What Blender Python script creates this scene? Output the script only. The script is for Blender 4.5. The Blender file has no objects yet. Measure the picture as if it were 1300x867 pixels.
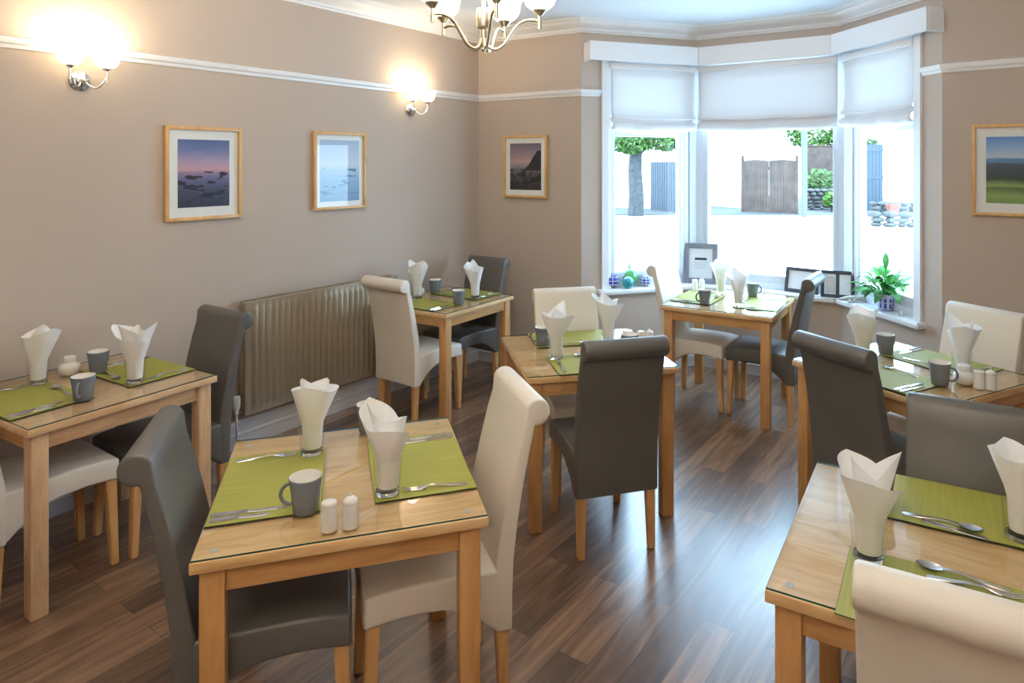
import bpy, bmesh, math, random
from mathutils import Vector, Matrix
random.seed(7)
C = bpy.context.scene.collection
R = math.radians
PI = math.pi

# ------------------------------------------------------------------ materials
def newmat(name):
    m = bpy.data.materials.new(name); m.use_nodes = True
    nt = m.node_tree
    return m, nt, nt.nodes['Principled BSDF'], nt.nodes['Material Output']

def plain(name, col, rough=.5, metal=0., spec=.5, bump=0., bscale=60., emit=None, estr=0., coat=0., vary=0., vscale=4.):
    m, nt, b, out = newmat(name)
    b.inputs['Base Color'].default_value = (*col, 1)
    b.inputs['Roughness'].default_value = rough
    b.inputs['Metallic'].default_value = metal
    b.inputs['Specular IOR Level'].default_value = spec
    b.inputs['Coat Weight'].default_value = coat
    if emit:
        b.inputs['Emission Color'].default_value = (*emit, 1)
        b.inputs['Emission Strength'].default_value = estr
    tc = nt.nodes.new('ShaderNodeTexCoord')
    if bump:
        n = nt.nodes.new('ShaderNodeTexNoise'); n.inputs['Scale'].default_value = bscale
        n.inputs['Detail'].default_value = 4
        bp = nt.nodes.new('ShaderNodeBump'); bp.inputs['Strength'].default_value = bump
        bp.inputs['Distance'].default_value = .01
        nt.links.new(tc.outputs['Object'], n.inputs['Vector'])
        nt.links.new(n.outputs['Fac'], bp.inputs['Height']); nt.links.new(bp.outputs['Normal'], b.inputs['Normal'])
    if vary:
        n = nt.nodes.new('ShaderNodeTexNoise'); n.inputs['Scale'].default_value = vscale; n.inputs['Detail'].default_value = 5
        r = nt.nodes.new('ShaderNodeValToRGB')
        r.color_ramp.elements[0].position = .3; r.color_ramp.elements[1].position = .7
        r.color_ramp.elements[0].color = (*[c*(1-vary) for c in col], 1)
        r.color_ramp.elements[1].color = (*[min(1, c*(1+vary)) for c in col], 1)
        nt.links.new(tc.outputs['Object'], n.inputs['Vector']); nt.links.new(n.outputs['Fac'], r.inputs['Fac'])
        nt.links.new(r.outputs['Color'], b.inputs['Base Color'])
    return m

def wood(name, c0, c1, c2, stretch, rough=.38, scale=3.):
    m, nt, b, out = newmat(name)
    tc = nt.nodes.new('ShaderNodeTexCoord'); oi = nt.nodes.new('ShaderNodeObjectInfo')
    mp = nt.nodes.new('ShaderNodeMapping'); mp.inputs['Scale'].default_value = stretch
    ad = nt.nodes.new('ShaderNodeVectorMath'); ad.operation = 'ADD'
    mu = nt.nodes.new('ShaderNodeVectorMath'); mu.operation = 'SCALE'; mu.inputs['Scale'].default_value = 17.
    cb = nt.nodes.new('ShaderNodeCombineXYZ')
    for k in 'XYZ': nt.links.new(oi.outputs['Random'], cb.inputs[k])
    nt.links.new(cb.outputs[0], mu.inputs[0]); nt.links.new(tc.outputs['Object'], ad.inputs[0]); nt.links.new(mu.outputs[0], ad.inputs[1])
    nt.links.new(ad.outputs[0], mp.inputs['Vector'])
    n = nt.nodes.new('ShaderNodeTexNoise'); n.inputs['Scale'].default_value = scale; n.inputs['Detail'].default_value = 7
    n.inputs['Roughness'].default_value = .6; n.inputs['Distortion'].default_value = .9
    nt.links.new(mp.outputs['Vector'], n.inputs['Vector'])
    r = nt.nodes.new('ShaderNodeValToRGB'); e = r.color_ramp.elements
    e[0].position = .28; e[0].color = (*c0, 1); e[1].position = .72; e[1].color = (*c2, 1)
    x = e.new(.5); x.color = (*c1, 1)
    nt.links.new(n.outputs['Fac'], r.inputs['Fac']); nt.links.new(r.outputs['Color'], b.inputs['Base Color'])
    b.inputs['Roughness'].default_value = rough
    return m

def glassy(name, tint=(1, 1, 1), ior=1.45, rough=.0, facing=None):
    """clear sheet glass: see-through with a fresnel reflection"""
    m, nt, b, out = newmat(name); nt.nodes.remove(b)
    t = nt.nodes.new('ShaderNodeBsdfTransparent'); t.inputs['Color'].default_value = (*tint, 1)
    g = nt.nodes.new('ShaderNodeBsdfGlossy'); g.inputs['Roughness'].default_value = rough
    f = nt.nodes.new('ShaderNodeFresnel'); f.inputs['IOR'].default_value = ior
    mx = nt.nodes.new('ShaderNodeMixShader')
    gm = nt.nodes.new('ShaderNodeNewGeometry'); fr = nt.nodes.new('ShaderNodeMath'); fr.operation = 'SUBTRACT'; fr.inputs[0].default_value = 1.
    nt.links.new(gm.outputs['Backfacing'], fr.inputs[1])     # only the face turned to the light path's start mirrors, not the far side
    ml = nt.nodes.new('ShaderNodeMath'); ml.operation = 'MULTIPLY'
    nt.links.new(f.outputs[0], ml.inputs[0]); nt.links.new(fr.outputs[0], ml.inputs[1])
    nt.links.new(ml.outputs[0], mx.inputs[0]); nt.links.new(t.outputs[0], mx.inputs[1]); nt.links.new(g.outputs[0], mx.inputs[2])
    nt.links.new(mx.outputs[0], out.inputs['Surface'])
    return m

def cloth(name, col, trans=.35):
    m, nt, b, out = newmat(name); nt.nodes.remove(b)
    d = nt.nodes.new('ShaderNodeBsdfDiffuse'); d.inputs['Color'].default_value = (*col, 1)
    t = nt.nodes.new('ShaderNodeBsdfTranslucent'); t.inputs['Color'].default_value = (*col, 1)
    mx = nt.nodes.new('ShaderNodeMixShader'); mx.inputs[0].default_value = trans
    nt.links.new(d.outputs[0], mx.inputs[1]); nt.links.new(t.outputs[0], mx.inputs[2]); nt.links.new(mx.outputs[0], out.inputs['Surface'])
    return m

M = {}
M['wall'] = plain('wall paint taupe', (.53, .45, .385), .75, spec=.25, bump=.04, bscale=180)
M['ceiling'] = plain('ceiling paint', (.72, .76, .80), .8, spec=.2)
M['white'] = plain('white gloss paint', (.82, .83, .84), .35)
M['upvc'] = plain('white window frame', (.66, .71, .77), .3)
M['cream'] = plain('cream leather', (.82, .775, .69), .42, bump=.06, bscale=260, vary=.03)
M['charcoal'] = plain('charcoal leather', (.105, .099, .090), .38, bump=.08, bscale=260, vary=.06, spec=.6)
M['lining'] = plain('black lining', (.012, .012, .012), .9)
M['top'] = wood('beech top', (.56, .31, .12), (.73, .47, .22), (.82, .60, .34), (1.3, 9, 9))
M['leg'] = wood('beech leg', (.46, .225, .075), (.57, .30, .11), (.64, .37, .155), (9, 9, 1.2))
M['rail'] = wood('beech rail', (.48, .24, .085), (.59, .325, .125), (.66, .40, .17), (1.3, 9, 9))
M['railg'] = wood('beech rail cross', (.48, .24, .085), (.59, .325, .125), (.66, .40, .17), (9, 1.3, 9))
M['ptop'] = wood('pine top', (.52, .29, .135), (.68, .44, .24), (.78, .57, .35), (1.3, 9, 9))
M['pleg'] = wood('pine leg', (.50, .29, .15), (.64, .41, .23), (.72, .51, .32), (9, 9, 1.2))
M['prail'] = wood('pine rail', (.42, .24, .13), (.62, .40, .22), (.70, .48, .30), (1.3, 9, 9))
M['cleg'] = wood('chair leg', (.52, .27, .10), (.63, .36, .145), (.70, .43, .19), (9, 9, 1.2))
M['glass'] = glassy('clear glass', (.99, .995, .992))
M['sheet'] = glassy('glass sheet', (.985, .997, .988), 1.85)
M['sheet_edge'] = plain('green glass edge', (.012, .07, .055), .08)
M['window_glass'] = glassy('window glass', (.97, .985, .985), 1.3)
m_, nt_, b_, _o = newmat('thick glass'); b_.inputs['Transmission Weight'].default_value = 1; b_.inputs['Roughness'].default_value = .02; b_.inputs['IOR'].default_value = 1.5
M['solid_glass'] = m_
M['napkin'] = cloth('napkin paper', (.93, .925, .91), .15)
M['blind'] = cloth('blind fabric', (.84, .85, .86), .15)
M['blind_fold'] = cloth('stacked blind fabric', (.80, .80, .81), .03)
M['mug'] = plain('blue grey glaze', (.165, .19, .22), .22)
M['mug_in'] = plain('white glaze', (.80, .78, .74), .2)
M['china'] = plain('white china', (.80, .79, .76), .18)
M['steel'] = plain('polished steel', (.66, .66, .67), .14, 1.)
M['nickel'] = plain('brushed nickel', (.74, .68, .54), .28, 1.)
M['chrome'] = plain('chrome', (.75, .76, .78), .10, 1.)
M['frame'] = wood('picture frame oak', (.58, .32, .11), (.70, .43, .17), (.76, .50, .23), (6, 6, 1.5))
M['mount'] = plain('white mount', (.90, .92, .92), .8)
M['radiator'] = plain('bronze radiator', (.36, .30, .215), .36, .35)
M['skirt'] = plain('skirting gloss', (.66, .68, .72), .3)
M['bulb'] = plain('lamp glow', (1, .95, .85), .5, emit=(1, .86, .62), estr=14)
M['grey_frame'] = plain('grey frame', (.20, .21, .25), .55)
M['dark_frame'] = plain('dark blue grey frame', (.035, .042, .06), .5)
M['paper'] = plain('paper', (.75, .78, .80), .8)
M['ink'] = plain('ink', (.05, .055, .07), .7)
M['ink_light'] = plain('pale ink', (.45, .50, .56), .7)
M['leaf'] = plain('leaf', (.05, .22, .04), .6, spec=.2, vary=.5, vscale=14)
M['soil'] = plain('soil', (.05, .035, .025), .9)
M['pot'] = plain('pale blue pot', (.62, .68, .82), .25)
M['pot_blue'] = plain('blue pot pattern', (.06, .08, .42), .25)
M['glass_green'] = plain('green glass', (.10, .36, .12), .06, coat=.5)
M['glass_teal'] = plain('turquoise glass', (.03, .34, .42), .06, coat=.5)
M['glass_blue'] = plain('cobalt glass', (.01, .02, .42), .06, coat=.5)
M['rope'] = plain('rope net', (.55, .55, .52), .9)
M['drift'] = plain('driftwood', (.52, .50, .47), .85, bump=.3, bscale=30, vary=.15)
M['cable'] = plain('white plastic', (.80, .80, .78), .4)

def mat_shade():
    m, nt, b, out = newmat('frosted lamp shade')
    b.inputs['Base Color'].default_value = (.9, .86, .78, 1); b.inputs['Roughness'].default_value = .35
    b.inputs['Emission Color'].default_value = (1, .80, .52, 1); b.inputs['Emission Strength'].default_value = 3.6
    return m
M['shade'] = mat_shade()

def mat_floor():
    m, nt, b, out = newmat('walnut plank floor')
    tc = nt.nodes.new('ShaderNodeTexCoord')
    br = nt.nodes.new('ShaderNodeTexBrick')
    br.offset = .37; br.inputs['Scale'].default_value = 1.; br.inputs['Brick Width'].default_value = 1.25
    br.inputs['Row Height'].default_value = .125; br.inputs['Mortar Size'].default_value = .0012
    br.inputs['Color1'].default_value = (0, 0, 0, 1); br.inputs['Color2'].default_value = (1, 1, 1, 1)
    br.inputs['Mortar'].default_value = (.2, .2, .2, 1)
    nt.links.new(tc.outputs['Object'], br.inputs['Vector'])
    mp = nt.nodes.new('ShaderNodeMapping'); mp.inputs['Scale'].default_value = (.9, 9, 1)
    ad = nt.nodes.new('ShaderNodeVectorMath'); ad.operation = 'ADD'
    sc = nt.nodes.new('ShaderNodeVectorMath'); sc.operation = 'SCALE'; sc.inputs['Scale'].default_value = 9.
    nt.links.new(br.outputs['Color'], sc.inputs[0])
    nt.links.new(tc.outputs['Object'], ad.inputs[0]); nt.links.new(sc.outputs[0], ad.inputs[1]); nt.links.new(ad.outputs[0], mp.inputs['Vector'])
    n = nt.nodes.new('ShaderNodeTexNoise'); n.inputs['Scale'].default_value = 2.2; n.inputs['Detail'].default_value = 6
    n.inputs['Distortion'].default_value = 1.2
    nt.links.new(mp.outputs['Vector'], n.inputs['Vector'])
    r = nt.nodes.new('ShaderNodeValToRGB'); e = r.color_ramp.elements
    e[0].position = .25; e[0].color = (.048, .025, .015, 1); e[1].position = .75; e[1].color = (.37, .215, .125, 1)
    x = e.new(.5); x.color = (.155, .083, .046, 1)
    mixf = nt.nodes.new('ShaderNodeMix'); mixf.data_type = 'FLOAT'; mixf.inputs[0].default_value = .30
    nt.links.new(n.outputs['Fac'], mixf.inputs[2]); nt.links.new(br.outputs['Color'], mixf.inputs[3])
    nt.links.new(mixf.outputs[0], r.inputs['Fac'])
    mm = nt.nodes.new('ShaderNodeMix'); mm.data_type = 'RGBA'; mm.inputs[7].default_value = (.02, .012, .008, 1)
    nt.links.new(br.outputs['Fac'], mm.inputs[0]); nt.links.new(r.outputs['Color'], mm.inputs[6])
    nt.links.new(mm.outputs[2], b.inputs['Base Color'])
    b.inputs['Roughness'].default_value = .42; b.inputs['Specular IOR Level'].default_value = .5
    b.inputs['Coat Weight'].default_value = 1.; b.inputs['Coat Roughness'].default_value = .27; b.inputs['Coat IOR'].default_value = 1.75
    n2 = nt.nodes.new('ShaderNodeTexNoise'); n2.inputs['Scale'].default_value = 40
    nt.links.new(mp.outputs['Vector'], n2.inputs['Vector'])
    bp = nt.nodes.new('ShaderNodeBump'); bp.inputs['Strength'].default_value = .06; bp.inputs['Distance'].default_value = .01
    nt.links.new(n2.outputs['Fac'], bp.inputs['Height']); nt.links.new(bp.outputs['Normal'], b.inputs['Normal'])
    return m
M['floor'] = mat_floor()

def mat_placemat():
    m, nt, b, out = newmat('ribbed green placemat')
    tc = nt.nodes.new('ShaderNodeTexCoord')
    w = nt.nodes.new('ShaderNodeTexWave'); w.bands_direction = 'X'; w.inputs['Scale'].default_value = 75
    w.inputs['Distortion'].default_value = .6; w.inputs['Detail'].default_value = 1
    nt.links.new(tc.outputs['Object'], w.inputs['Vector'])
    mp = nt.nodes.new('ShaderNodeMapping'); mp.inputs['Scale'].default_value = (60, 2, 1)
    n = nt.nodes.new('ShaderNodeTexNoise'); n.inputs['Scale'].default_value = 1.5
    nt.links.new(tc.outputs['Object'], mp.inputs['Vector']); nt.links.new(mp.outputs['Vector'], n.inputs['Vector'])
    mx = nt.nodes.new('ShaderNodeMix'); mx.data_type = 'FLOAT'; mx.inputs[0].default_value = .6
    nt.links.new(w.outputs['Fac'], mx.inputs[2]); nt.links.new(n.outputs['Fac'], mx.inputs[3])
    r = nt.nodes.new('ShaderNodeValToRGB'); e = r.color_ramp.elements
    e[0].color = (.27, .275, .034, 1); e[1].color = (.42, .41, .095, 1); e[0].position = .2; e[1].position = .8
    nt.links.new(mx.outputs[0], r.inputs['Fac']); nt.links.new(r.outputs['Color'], b.inputs['Base Color'])
    bp = nt.nodes.new('ShaderNodeBump'); bp.inputs['Strength'].default_value = .25; bp.inputs['Distance'].default_value = .002
    nt.links.new(w.outputs['Fac'], bp.inputs['Height']); nt.links.new(bp.outputs['Normal'], b.inputs['Normal'])
    b.inputs['Roughness'].default_value = .6
    return m
M['mat'] = mat_placemat()
M['mat_edge'] = plain('placemat binding', (.045, .06, .008), .7)

def mat_print(name, stops, rock=None, rock_band=(0, 0), rscale=(3, 8), seed=0., hill=None):
    """a landscape print: sky-to-ground colour ramp on generated z, dark shapes from noise inside a band"""
    m, nt, b, out = newmat(name)
    tc = nt.nodes.new('ShaderNodeTexCoord'); sp = nt.nodes.new('ShaderNodeSeparateXYZ')
    nt.links.new(tc.outputs['Generated'], sp.inputs[0])
    mp = nt.nodes.new('ShaderNodeMapping'); mp.inputs['Scale'].default_value = (rscale[0], 1, rscale[1]); mp.inputs['Location'].default_value = (seed, seed, seed)
    nt.links.new(tc.outputs['Generated'], mp.inputs['Vector'])
    n = nt.nodes.new('ShaderNodeTexNoise'); n.inputs['Scale'].default_value = 1.; n.inputs['Detail'].default_value = 6
    nt.links.new(mp.outputs['Vector'], n.inputs['Vector'])
    ma = nt.nodes.new('ShaderNodeMath'); ma.operation = 'MULTIPLY_ADD'; ma.inputs[1].default_value = .10
    nt.links.new(n.outputs['Fac'], ma.inputs[0]); nt.links.new(sp.outputs['Z'], ma.inputs[2])
    su = nt.nodes.new('ShaderNodeMath'); su.operation = 'SUBTRACT'; su.inputs[1].default_value = .05
    nt.links.new(ma.outputs[0], su.inputs[0])
    r = nt.nodes.new('ShaderNodeValToRGB'); e = r.color_ramp.elements
    while len(e) > 1: e.remove(e[-1])
    e[0].position = stops[0][0]; e[0].color = (*stops[0][1], 1)
    for p, c in stops[1:]:
        q = e.new(p); q.color = (*c, 1)
    nt.links.new(su.outputs[0], r.inputs['Fac'])
    col = r.outputs['Color']
    if rock:
        th = nt.nodes.new('ShaderNodeMath'); th.operation = 'GREATER_THAN'; th.inputs[1].default_value = rock_band[2]
        nt.links.new(n.outputs['Fac'], th.inputs[0])
        lo = nt.nodes.new('ShaderNodeMath'); lo.operation = 'GREATER_THAN'; lo.inputs[1].default_value = rock_band[0]; nt.links.new(sp.outputs['Z'], lo.inputs[0])
        hi = nt.nodes.new('ShaderNodeMath'); hi.operation = 'LESS_THAN'; hi.inputs[1].default_value = rock_band[1]; nt.links.new(su.outputs[0], hi.inputs[0])
        m1 = nt.nodes.new('ShaderNodeMath'); m1.operation = 'MULTIPLY'; m2 = nt.nodes.new('ShaderNodeMath'); m2.operation = 'MULTIPLY'
        nt.links.new(lo.outputs[0], m1.inputs[0]); nt.links.new(hi.outputs[0], m1.inputs[1])
        nt.links.new(m1.outputs[0], m2.inputs[0]); nt.links.new(th.outputs[0], m2.inputs[1])
        mx = nt.nodes.new('ShaderNodeMix'); mx.data_type = 'RGBA'; mx.inputs[7].default_value = (*rock, 1)
        nt.links.new(m2.outputs[0], mx.inputs[0]); nt.links.new(col, mx.inputs[6]); col = mx.outputs[2]
    if hill:   # (colour, x start, z at x=1, z base): a headland rising to one side
        colr, x0, slope, z0 = hill
        h = nt.nodes.new('ShaderNodeMath'); h.operation = 'MULTIPLY_ADD'; h.inputs[1].default_value = slope; h.inputs[2].default_value = z0 - slope*x0
        nt.links.new(sp.outputs['X'], h.inputs[0])
        hn = nt.nodes.new('ShaderNodeMath'); hn.operation = 'MULTIPLY_ADD'; hn.inputs[1].default_value = .16
        nt.links.new(n.outputs['Fac'], hn.inputs[0]); nt.links.new(h.outputs[0], hn.inputs[2])
        mnm = nt.nodes.new('ShaderNodeMath'); mnm.operation = 'MINIMUM'; mnm.inputs[1].default_value = .84
        nt.links.new(hn.outputs[0], mnm.inputs[0])
        lt = nt.nodes.new('ShaderNodeMath'); lt.operation = 'LESS_THAN'
        nt.links.new(sp.outputs['Z'], lt.inputs[0]); nt.links.new(mnm.outputs[0], lt.inputs[1])
        gt = nt.nodes.new('ShaderNodeMath'); gt.operation = 'GREATER_THAN'; gt.inputs[1].default_value = z0
        nt.links.new(sp.outputs['Z'], gt.inputs[0])
        m3 = nt.nodes.new('ShaderNodeMath'); m3.operation = 'MULTIPLY'; nt.links.new(lt.outputs[0], m3.inputs[0]); nt.links.new(gt.outputs[0], m3.inputs[1])
        mx = nt.nodes.new('ShaderNodeMix'); mx.data_type = 'RGBA'; mx.inputs[7].default_value = (*colr, 1)
        nt.links.new(m3.outputs[0], mx.inputs[0]); nt.links.new(col, mx.inputs[6]); col = mx.outputs[2]
    nt.links.new(col, b.inputs['Base Color']); b.inputs['Roughness'].default_value = .5
    return m

# ------------------------------------------------------------------ mesh helpers
def obj(name, bm, mat, parent=None, smooth=None, loc=None, rot=None):
    me = bpy.data.meshes.new(name)
    bmesh.ops.recalc_face_normals(bm, faces=bm.faces[:])
    bm.to_mesh(me); bm.free()
    mats = mat if isinstance(mat, (list, tuple)) else [mat]
    for k in mats: me.materials.append(M[k] if isinstance(k, str) else k)
    if smooth:
        me.shade_smooth()
        try: me.set_sharp_from_angle(angle=R(smooth))
        except Exception: pass
    o = bpy.data.objects.new(name, me); C.objects.link(o)
    if parent: o.parent = parent
    if loc: o.location = loc
    if rot: o.rotation_euler = rot
    return o

def thing(name, label, cat, loc=(0, 0, 0), rz=0, group=None):
    o = bpy.data.objects.new(name, None); C.objects.link(o); o.empty_display_size = .1
    o.location = loc; o.rotation_euler = (0, 0, rz)
    return tag(o, label, cat, group)

def tag(o, label, cat, group=None, kind=None):
    o['label'] = label; o['category'] = cat
    if group: o['group'] = group
    if kind: o['kind'] = kind
    return o

def struct(o):
    o['kind'] = 'structure'; return o

def dup(src, label=None, group=None, loc=None, rz=None):
    r = src.copy(); C.objects.link(r)
    if loc is not None: r.location = loc
    if rz is not None: r.rotation_euler = (0, 0, rz)
    if label: r['label'] = label
    if group: r['group'] = group
    for ch in list(src.children):
        c = ch.copy(); C.objects.link(c); c.parent = r
        for g in list(ch.children):
            d = g.copy(); C.objects.link(d); d.parent = c
    return r

def add_box(bm, x0, x1, y0, y1, z0, z1, bev=0., seg=2, mat=0):
    r = bmesh.ops.create_cube(bm, size=1.)
    vs = r['verts']
    for v in vs:
        v.co = Vector(((x0+x1)/2+v.co.x*(x1-x0), (y0+y1)/2+v.co.y*(y1-y0), (z0+z1)/2+v.co.z*(z1-z0)))
    fs = {f for v in vs for f in v.link_faces}
    for f in fs: f.material_index = mat
    if bev:
        es = {e for v in vs for e in v.link_edges}
        bmesh.ops.bevel(bm, geom=list(es), offset=bev, segments=seg, affect='EDGES', profile=.5)
    return vs

def add_lathe(bm, prof, n=32, cx=0, cy=0, mats=None, cap=True):
    rings = []
    for (r, z) in prof:
        if r < 1e-5:
            rings.append([bm.verts.new((cx, cy, z))]*n)
        else:
            rings.append([bm.verts.new((cx+r*math.cos(2*PI*k/n), cy+r*math.sin(2*PI*k/n), z)) for k in range(n)])
    for i in range(len(prof)-1):
        a, b = rings[i], rings[i+1]
        for k in range(n):
            q = [a[k], a[(k+1) % n], b[(k+1) % n], b[k]]
            u = []
            for v in q:
                if v not in u: u.append(v)
            if len(u) >= 3:
                try:
                    f = bm.faces.new(u); f.material_index = mats[i] if mats else 0
                except ValueError: pass

def add_tube(bm, pts, r, n=10, mat=0, r1=None):
    pts = [Vector(p) for p in pts]; rings = []
    a = None
    for i, p in enumerate(pts):
        t = (pts[min(i+1, len(pts)-1)]-pts[max(i-1, 0)]).normalized()
        if a is None: a = t.orthogonal()
        else: a = a-t*a.dot(t)
        a.normalize(); b = t.cross(a).normalized()
        rr = r if r1 is None else r+(r1-r)*i/(len(pts)-1)
        if callable(r): rr = r(i/(len(pts)-1))
        rings.append([bm.verts.new(p+a*rr*math.cos(2*PI*k/n)+b*rr*math.sin(2*PI*k/n)) for k in range(n)])
    for i in range(len(pts)-1):
        for k in range(n):
            f = bm.faces.new([rings[i][k], rings[i][(k+1) % n], rings[i+1][(k+1) % n], rings[i+1][k]]); f.material_index = mat
    for q in (rings[0], rings[-1]):
        f = bm.faces.new(q); f.material_index = mat

def add_prism(bm, pts, z0, z1, mat=0):
    a = [bm.verts.new((p[0], p[1], z0)) for p in pts]; b = [bm.verts.new((p[0], p[1], z1)) for p in pts]
    n = len(pts)
    fs = [bm.faces.new(a), bm.faces.new(b)]
    for k in range(n): fs.append(bm.faces.new([a[k], a[(k+1) % n], b[(k+1) % n], b[k]]))
    for f in fs: f.material_index = mat
    return a+b

def add_xprism(bm, yz, x0, x1, bev=0., seg=3, mat=0, minang=25):
    """polygon in the YZ plane extruded along x, with its sharp edges rounded"""
    a = [bm.verts.new((x0, y, z)) for y, z in yz]; b = [bm.verts.new((x1, y, z)) for y, z in yz]
    n = len(yz); fs = [bm.faces.new(a), bm.faces.new(b)]
    for k in range(n): fs.append(bm.faces.new([a[k], a[(k+1) % n], b[(k+1) % n], b[k]]))
    for f in fs: f.material_index = mat
    if bev:
        bm.normal_update()
        bmesh.ops.recalc_face_normals(bm, faces=fs)
        es = []
        for e in {e for f in fs for e in f.edges}:
            if len(e.link_faces) == 2 and e.calc_face_angle(0) > R(minang): es.append(e)
        bmesh.ops.bevel(bm, geom=es, offset=bev, segments=seg, affect='EDGES', profile=.5)
        bmesh.ops.triangulate(bm, faces=[f for f in bm.faces if len(f.verts) > 6])

def add_taper(bm, x, y, s0, s1, z0, z1, dx=0, dy=0, bev=.004):
    vs = add_box(bm, -.5, .5, -.5, .5, 0, 1)
    for v in vs:
        t = v.co.z; s = s0+(s1-s0)*t
        v.co = Vector((x+v.co.x*s+dx*(1-t), y+v.co.y*s+dy*(1-t), z0+(z1-z0)*t))
    if bev:
        bmesh.ops.bevel(bm, geom=list({e for v in vs for e in v.link_edges}), offset=bev, segments=2, affect='EDGES')

def offset_path(pts, n):
    """shift an open polyline sideways (positive = right of travel = into the room) with mitred corners"""
    P = [Vector((p[0], p[1])) for p in pts]; out = []
    N = []
    for i in range(len(P)-1):
        d = (P[i+1]-P[i]).normalized(); N.append(Vector((d.y, -d.x)))
    for i in range(len(P)):
        if i == 0: out.append(P[0]+N[0]*n)
        elif i == len(P)-1: out.append(P[-1]+N[-1]*n)
        else:
            m = (N[i-1]+N[i]); m = m/m.length; out.append(P[i]+m*(n/max(.3, m.dot(N[i]))))
    return out

def sweep(name, pts, prof, mat, parent=None, smooth=30, bm=None):
    """profile of (n, z) points swept along a polyline; closed profile, capped ends"""
    own = bm is None
    if own: bm = bmesh.new()
    cols = [[bm.verts.new((q.x, q.y, z)) for q in offset_path(pts, n)] for n, z in prof]
    k = len(prof)
    for i in range(k):
        a, b = cols[i], cols[(i+1) % k]
        for j in range(len(pts)-1):
            bm.faces.new([a[j], a[j+1], b[j+1], b[j]])
    bm.faces.new([c[0] for c in cols]); bm.faces.new([c[-1] for c in cols])
    if own: return obj(name, bm, mat, parent, smooth)

# ------------------------------------------------------------------ the room plan (metres; camera stands at the origin)
CC = Vector((-.671, 6.115))            # far left corner
U = Vector((.567, .824))               # along the left wall
B2 = CC-U*6.2
P1, P2, P3, P4 = Vector((.242, 5.58)), Vector((1.28, 5.95)), Vector((2.287, 5.311)), Vector((2.51, 4.32))
R1 = P4+Vector((.788, -.616))*2.3
Bk = R1-U*6.0
CEIL = 2.97
def lerp(a, b, t): return a+(b-a)*t

def wall(name, a, b, z0, z1, th=.12, ext0=0., ext1=0.):
    d = (b-a).normalized(); nrm = Vector((-d.y, d.x))
    a = a-d*ext0; b = b+d*ext1
    bm = bmesh.new(); add_prism(bm, [a, b, b+nrm*th, a+nrm*th], z0, z1)
    return struct(obj(name, bm, 'wall'))

# floor, drawn in a frame turned to the left wall so that the planks run along it
ang = math.atan2(U.y, U.x)
bm = bmesh.new(); rot = Matrix.Rotation(-ang, 2)
ring = [B2, CC, P1, P2, P3, P4, R1, Bk]
cen = sum(ring, Vector((0, 0)))/len(ring)
add_prism(bm, [rot@(p+(p-cen).normalized()*.10) for p in ring], -.05, 0)
struct(obj('floor', bm, 'floor', rot=(0, 0, ang)))
bm = bmesh.new(); add_prism(bm, [p+(p-cen).normalized()*.10 for p in ring], CEIL, CEIL+.08)
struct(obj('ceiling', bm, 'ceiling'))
wall('wall_left', B2, CC, 0, CEIL, ext1=.12, ext0=.12)
wall('wall_front', CC, P1, 0, CEIL, ext0=.0)
SILL = .725; HEAD = 2.66
LS = lerp(P1, P2, .165); RS = lerp(P3, P4, .835)
wall('wall_bay_left', P1, P2, 0, SILL-.04, ext1=.05)
wall('wall_bay_left_pier', P1, LS, SILL-.04, HEAD)
wall('wall_bay_left_head', P1, P2, HEAD, CEIL, ext1=.05)
wall('wall_bay_front', P2, P3, 0, SILL-.04, ext1=.05)
wall('wall_bay_front_head', P2, P3, HEAD, CEIL, ext1=.05)
wall('wall_bay_right', P3, P4, 0, SILL-.04)
wall('wall_bay_right_head', P3, P4, HEAD, CEIL)
wall('wall_bay_right_pier', RS, P4, SILL-.04, HEAD)
wall('wall_right', P4, R1, 0, CEIL, ext1=.12)
wall('wall_side', R1, Bk, 0, CEIL, ext1=.12)
wall('wall_back', Bk, B2, 0, CEIL, ext1=.12)

# cornice, picture rails, skirting
corn = [(0, 2.872), (.012, 2.872), (.018, 2.885), (.030, 2.888), (.034, 2.902), (.045, 2.912), (.075, 2.925), (.10, 2.945), (.105, 2.955),
        (.135, 2.957), (.138, 2.963), (.165, 2.965), (.168, 2.97), (0, 2.97)]
struct(sweep('trim_1', [B2, CC, P1, P2, P3, P4, R1, Bk], corn, 'white'))
prail = lambda z: [(0, z-.028), (.010, z-.028), (.014, z-.010), (.024, z-.004), (.030, z+.012), (.030, z+.024), (.012, z+.030), (0, z+.030)]
struct(sweep('trim_2', [B2, CC, P1, lerp(P1, P2, .155)], prail(2.372), 'white'))
struct(sweep('trim_3', [lerp(P3, P4, .845), P4, R1, Bk], prail(2.395), 'white'))
skir = [(0, 0), (.022, 0), (.022, .075), (.028, .080), (.026, .092), (.018, .096), (.018, .150), (.008, .165), (0, .168)]
struct(sweep('baseboard_left', [B2, CC, P1, P2, P3, P4, R1, Bk], skir, 'skirt'))

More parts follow.
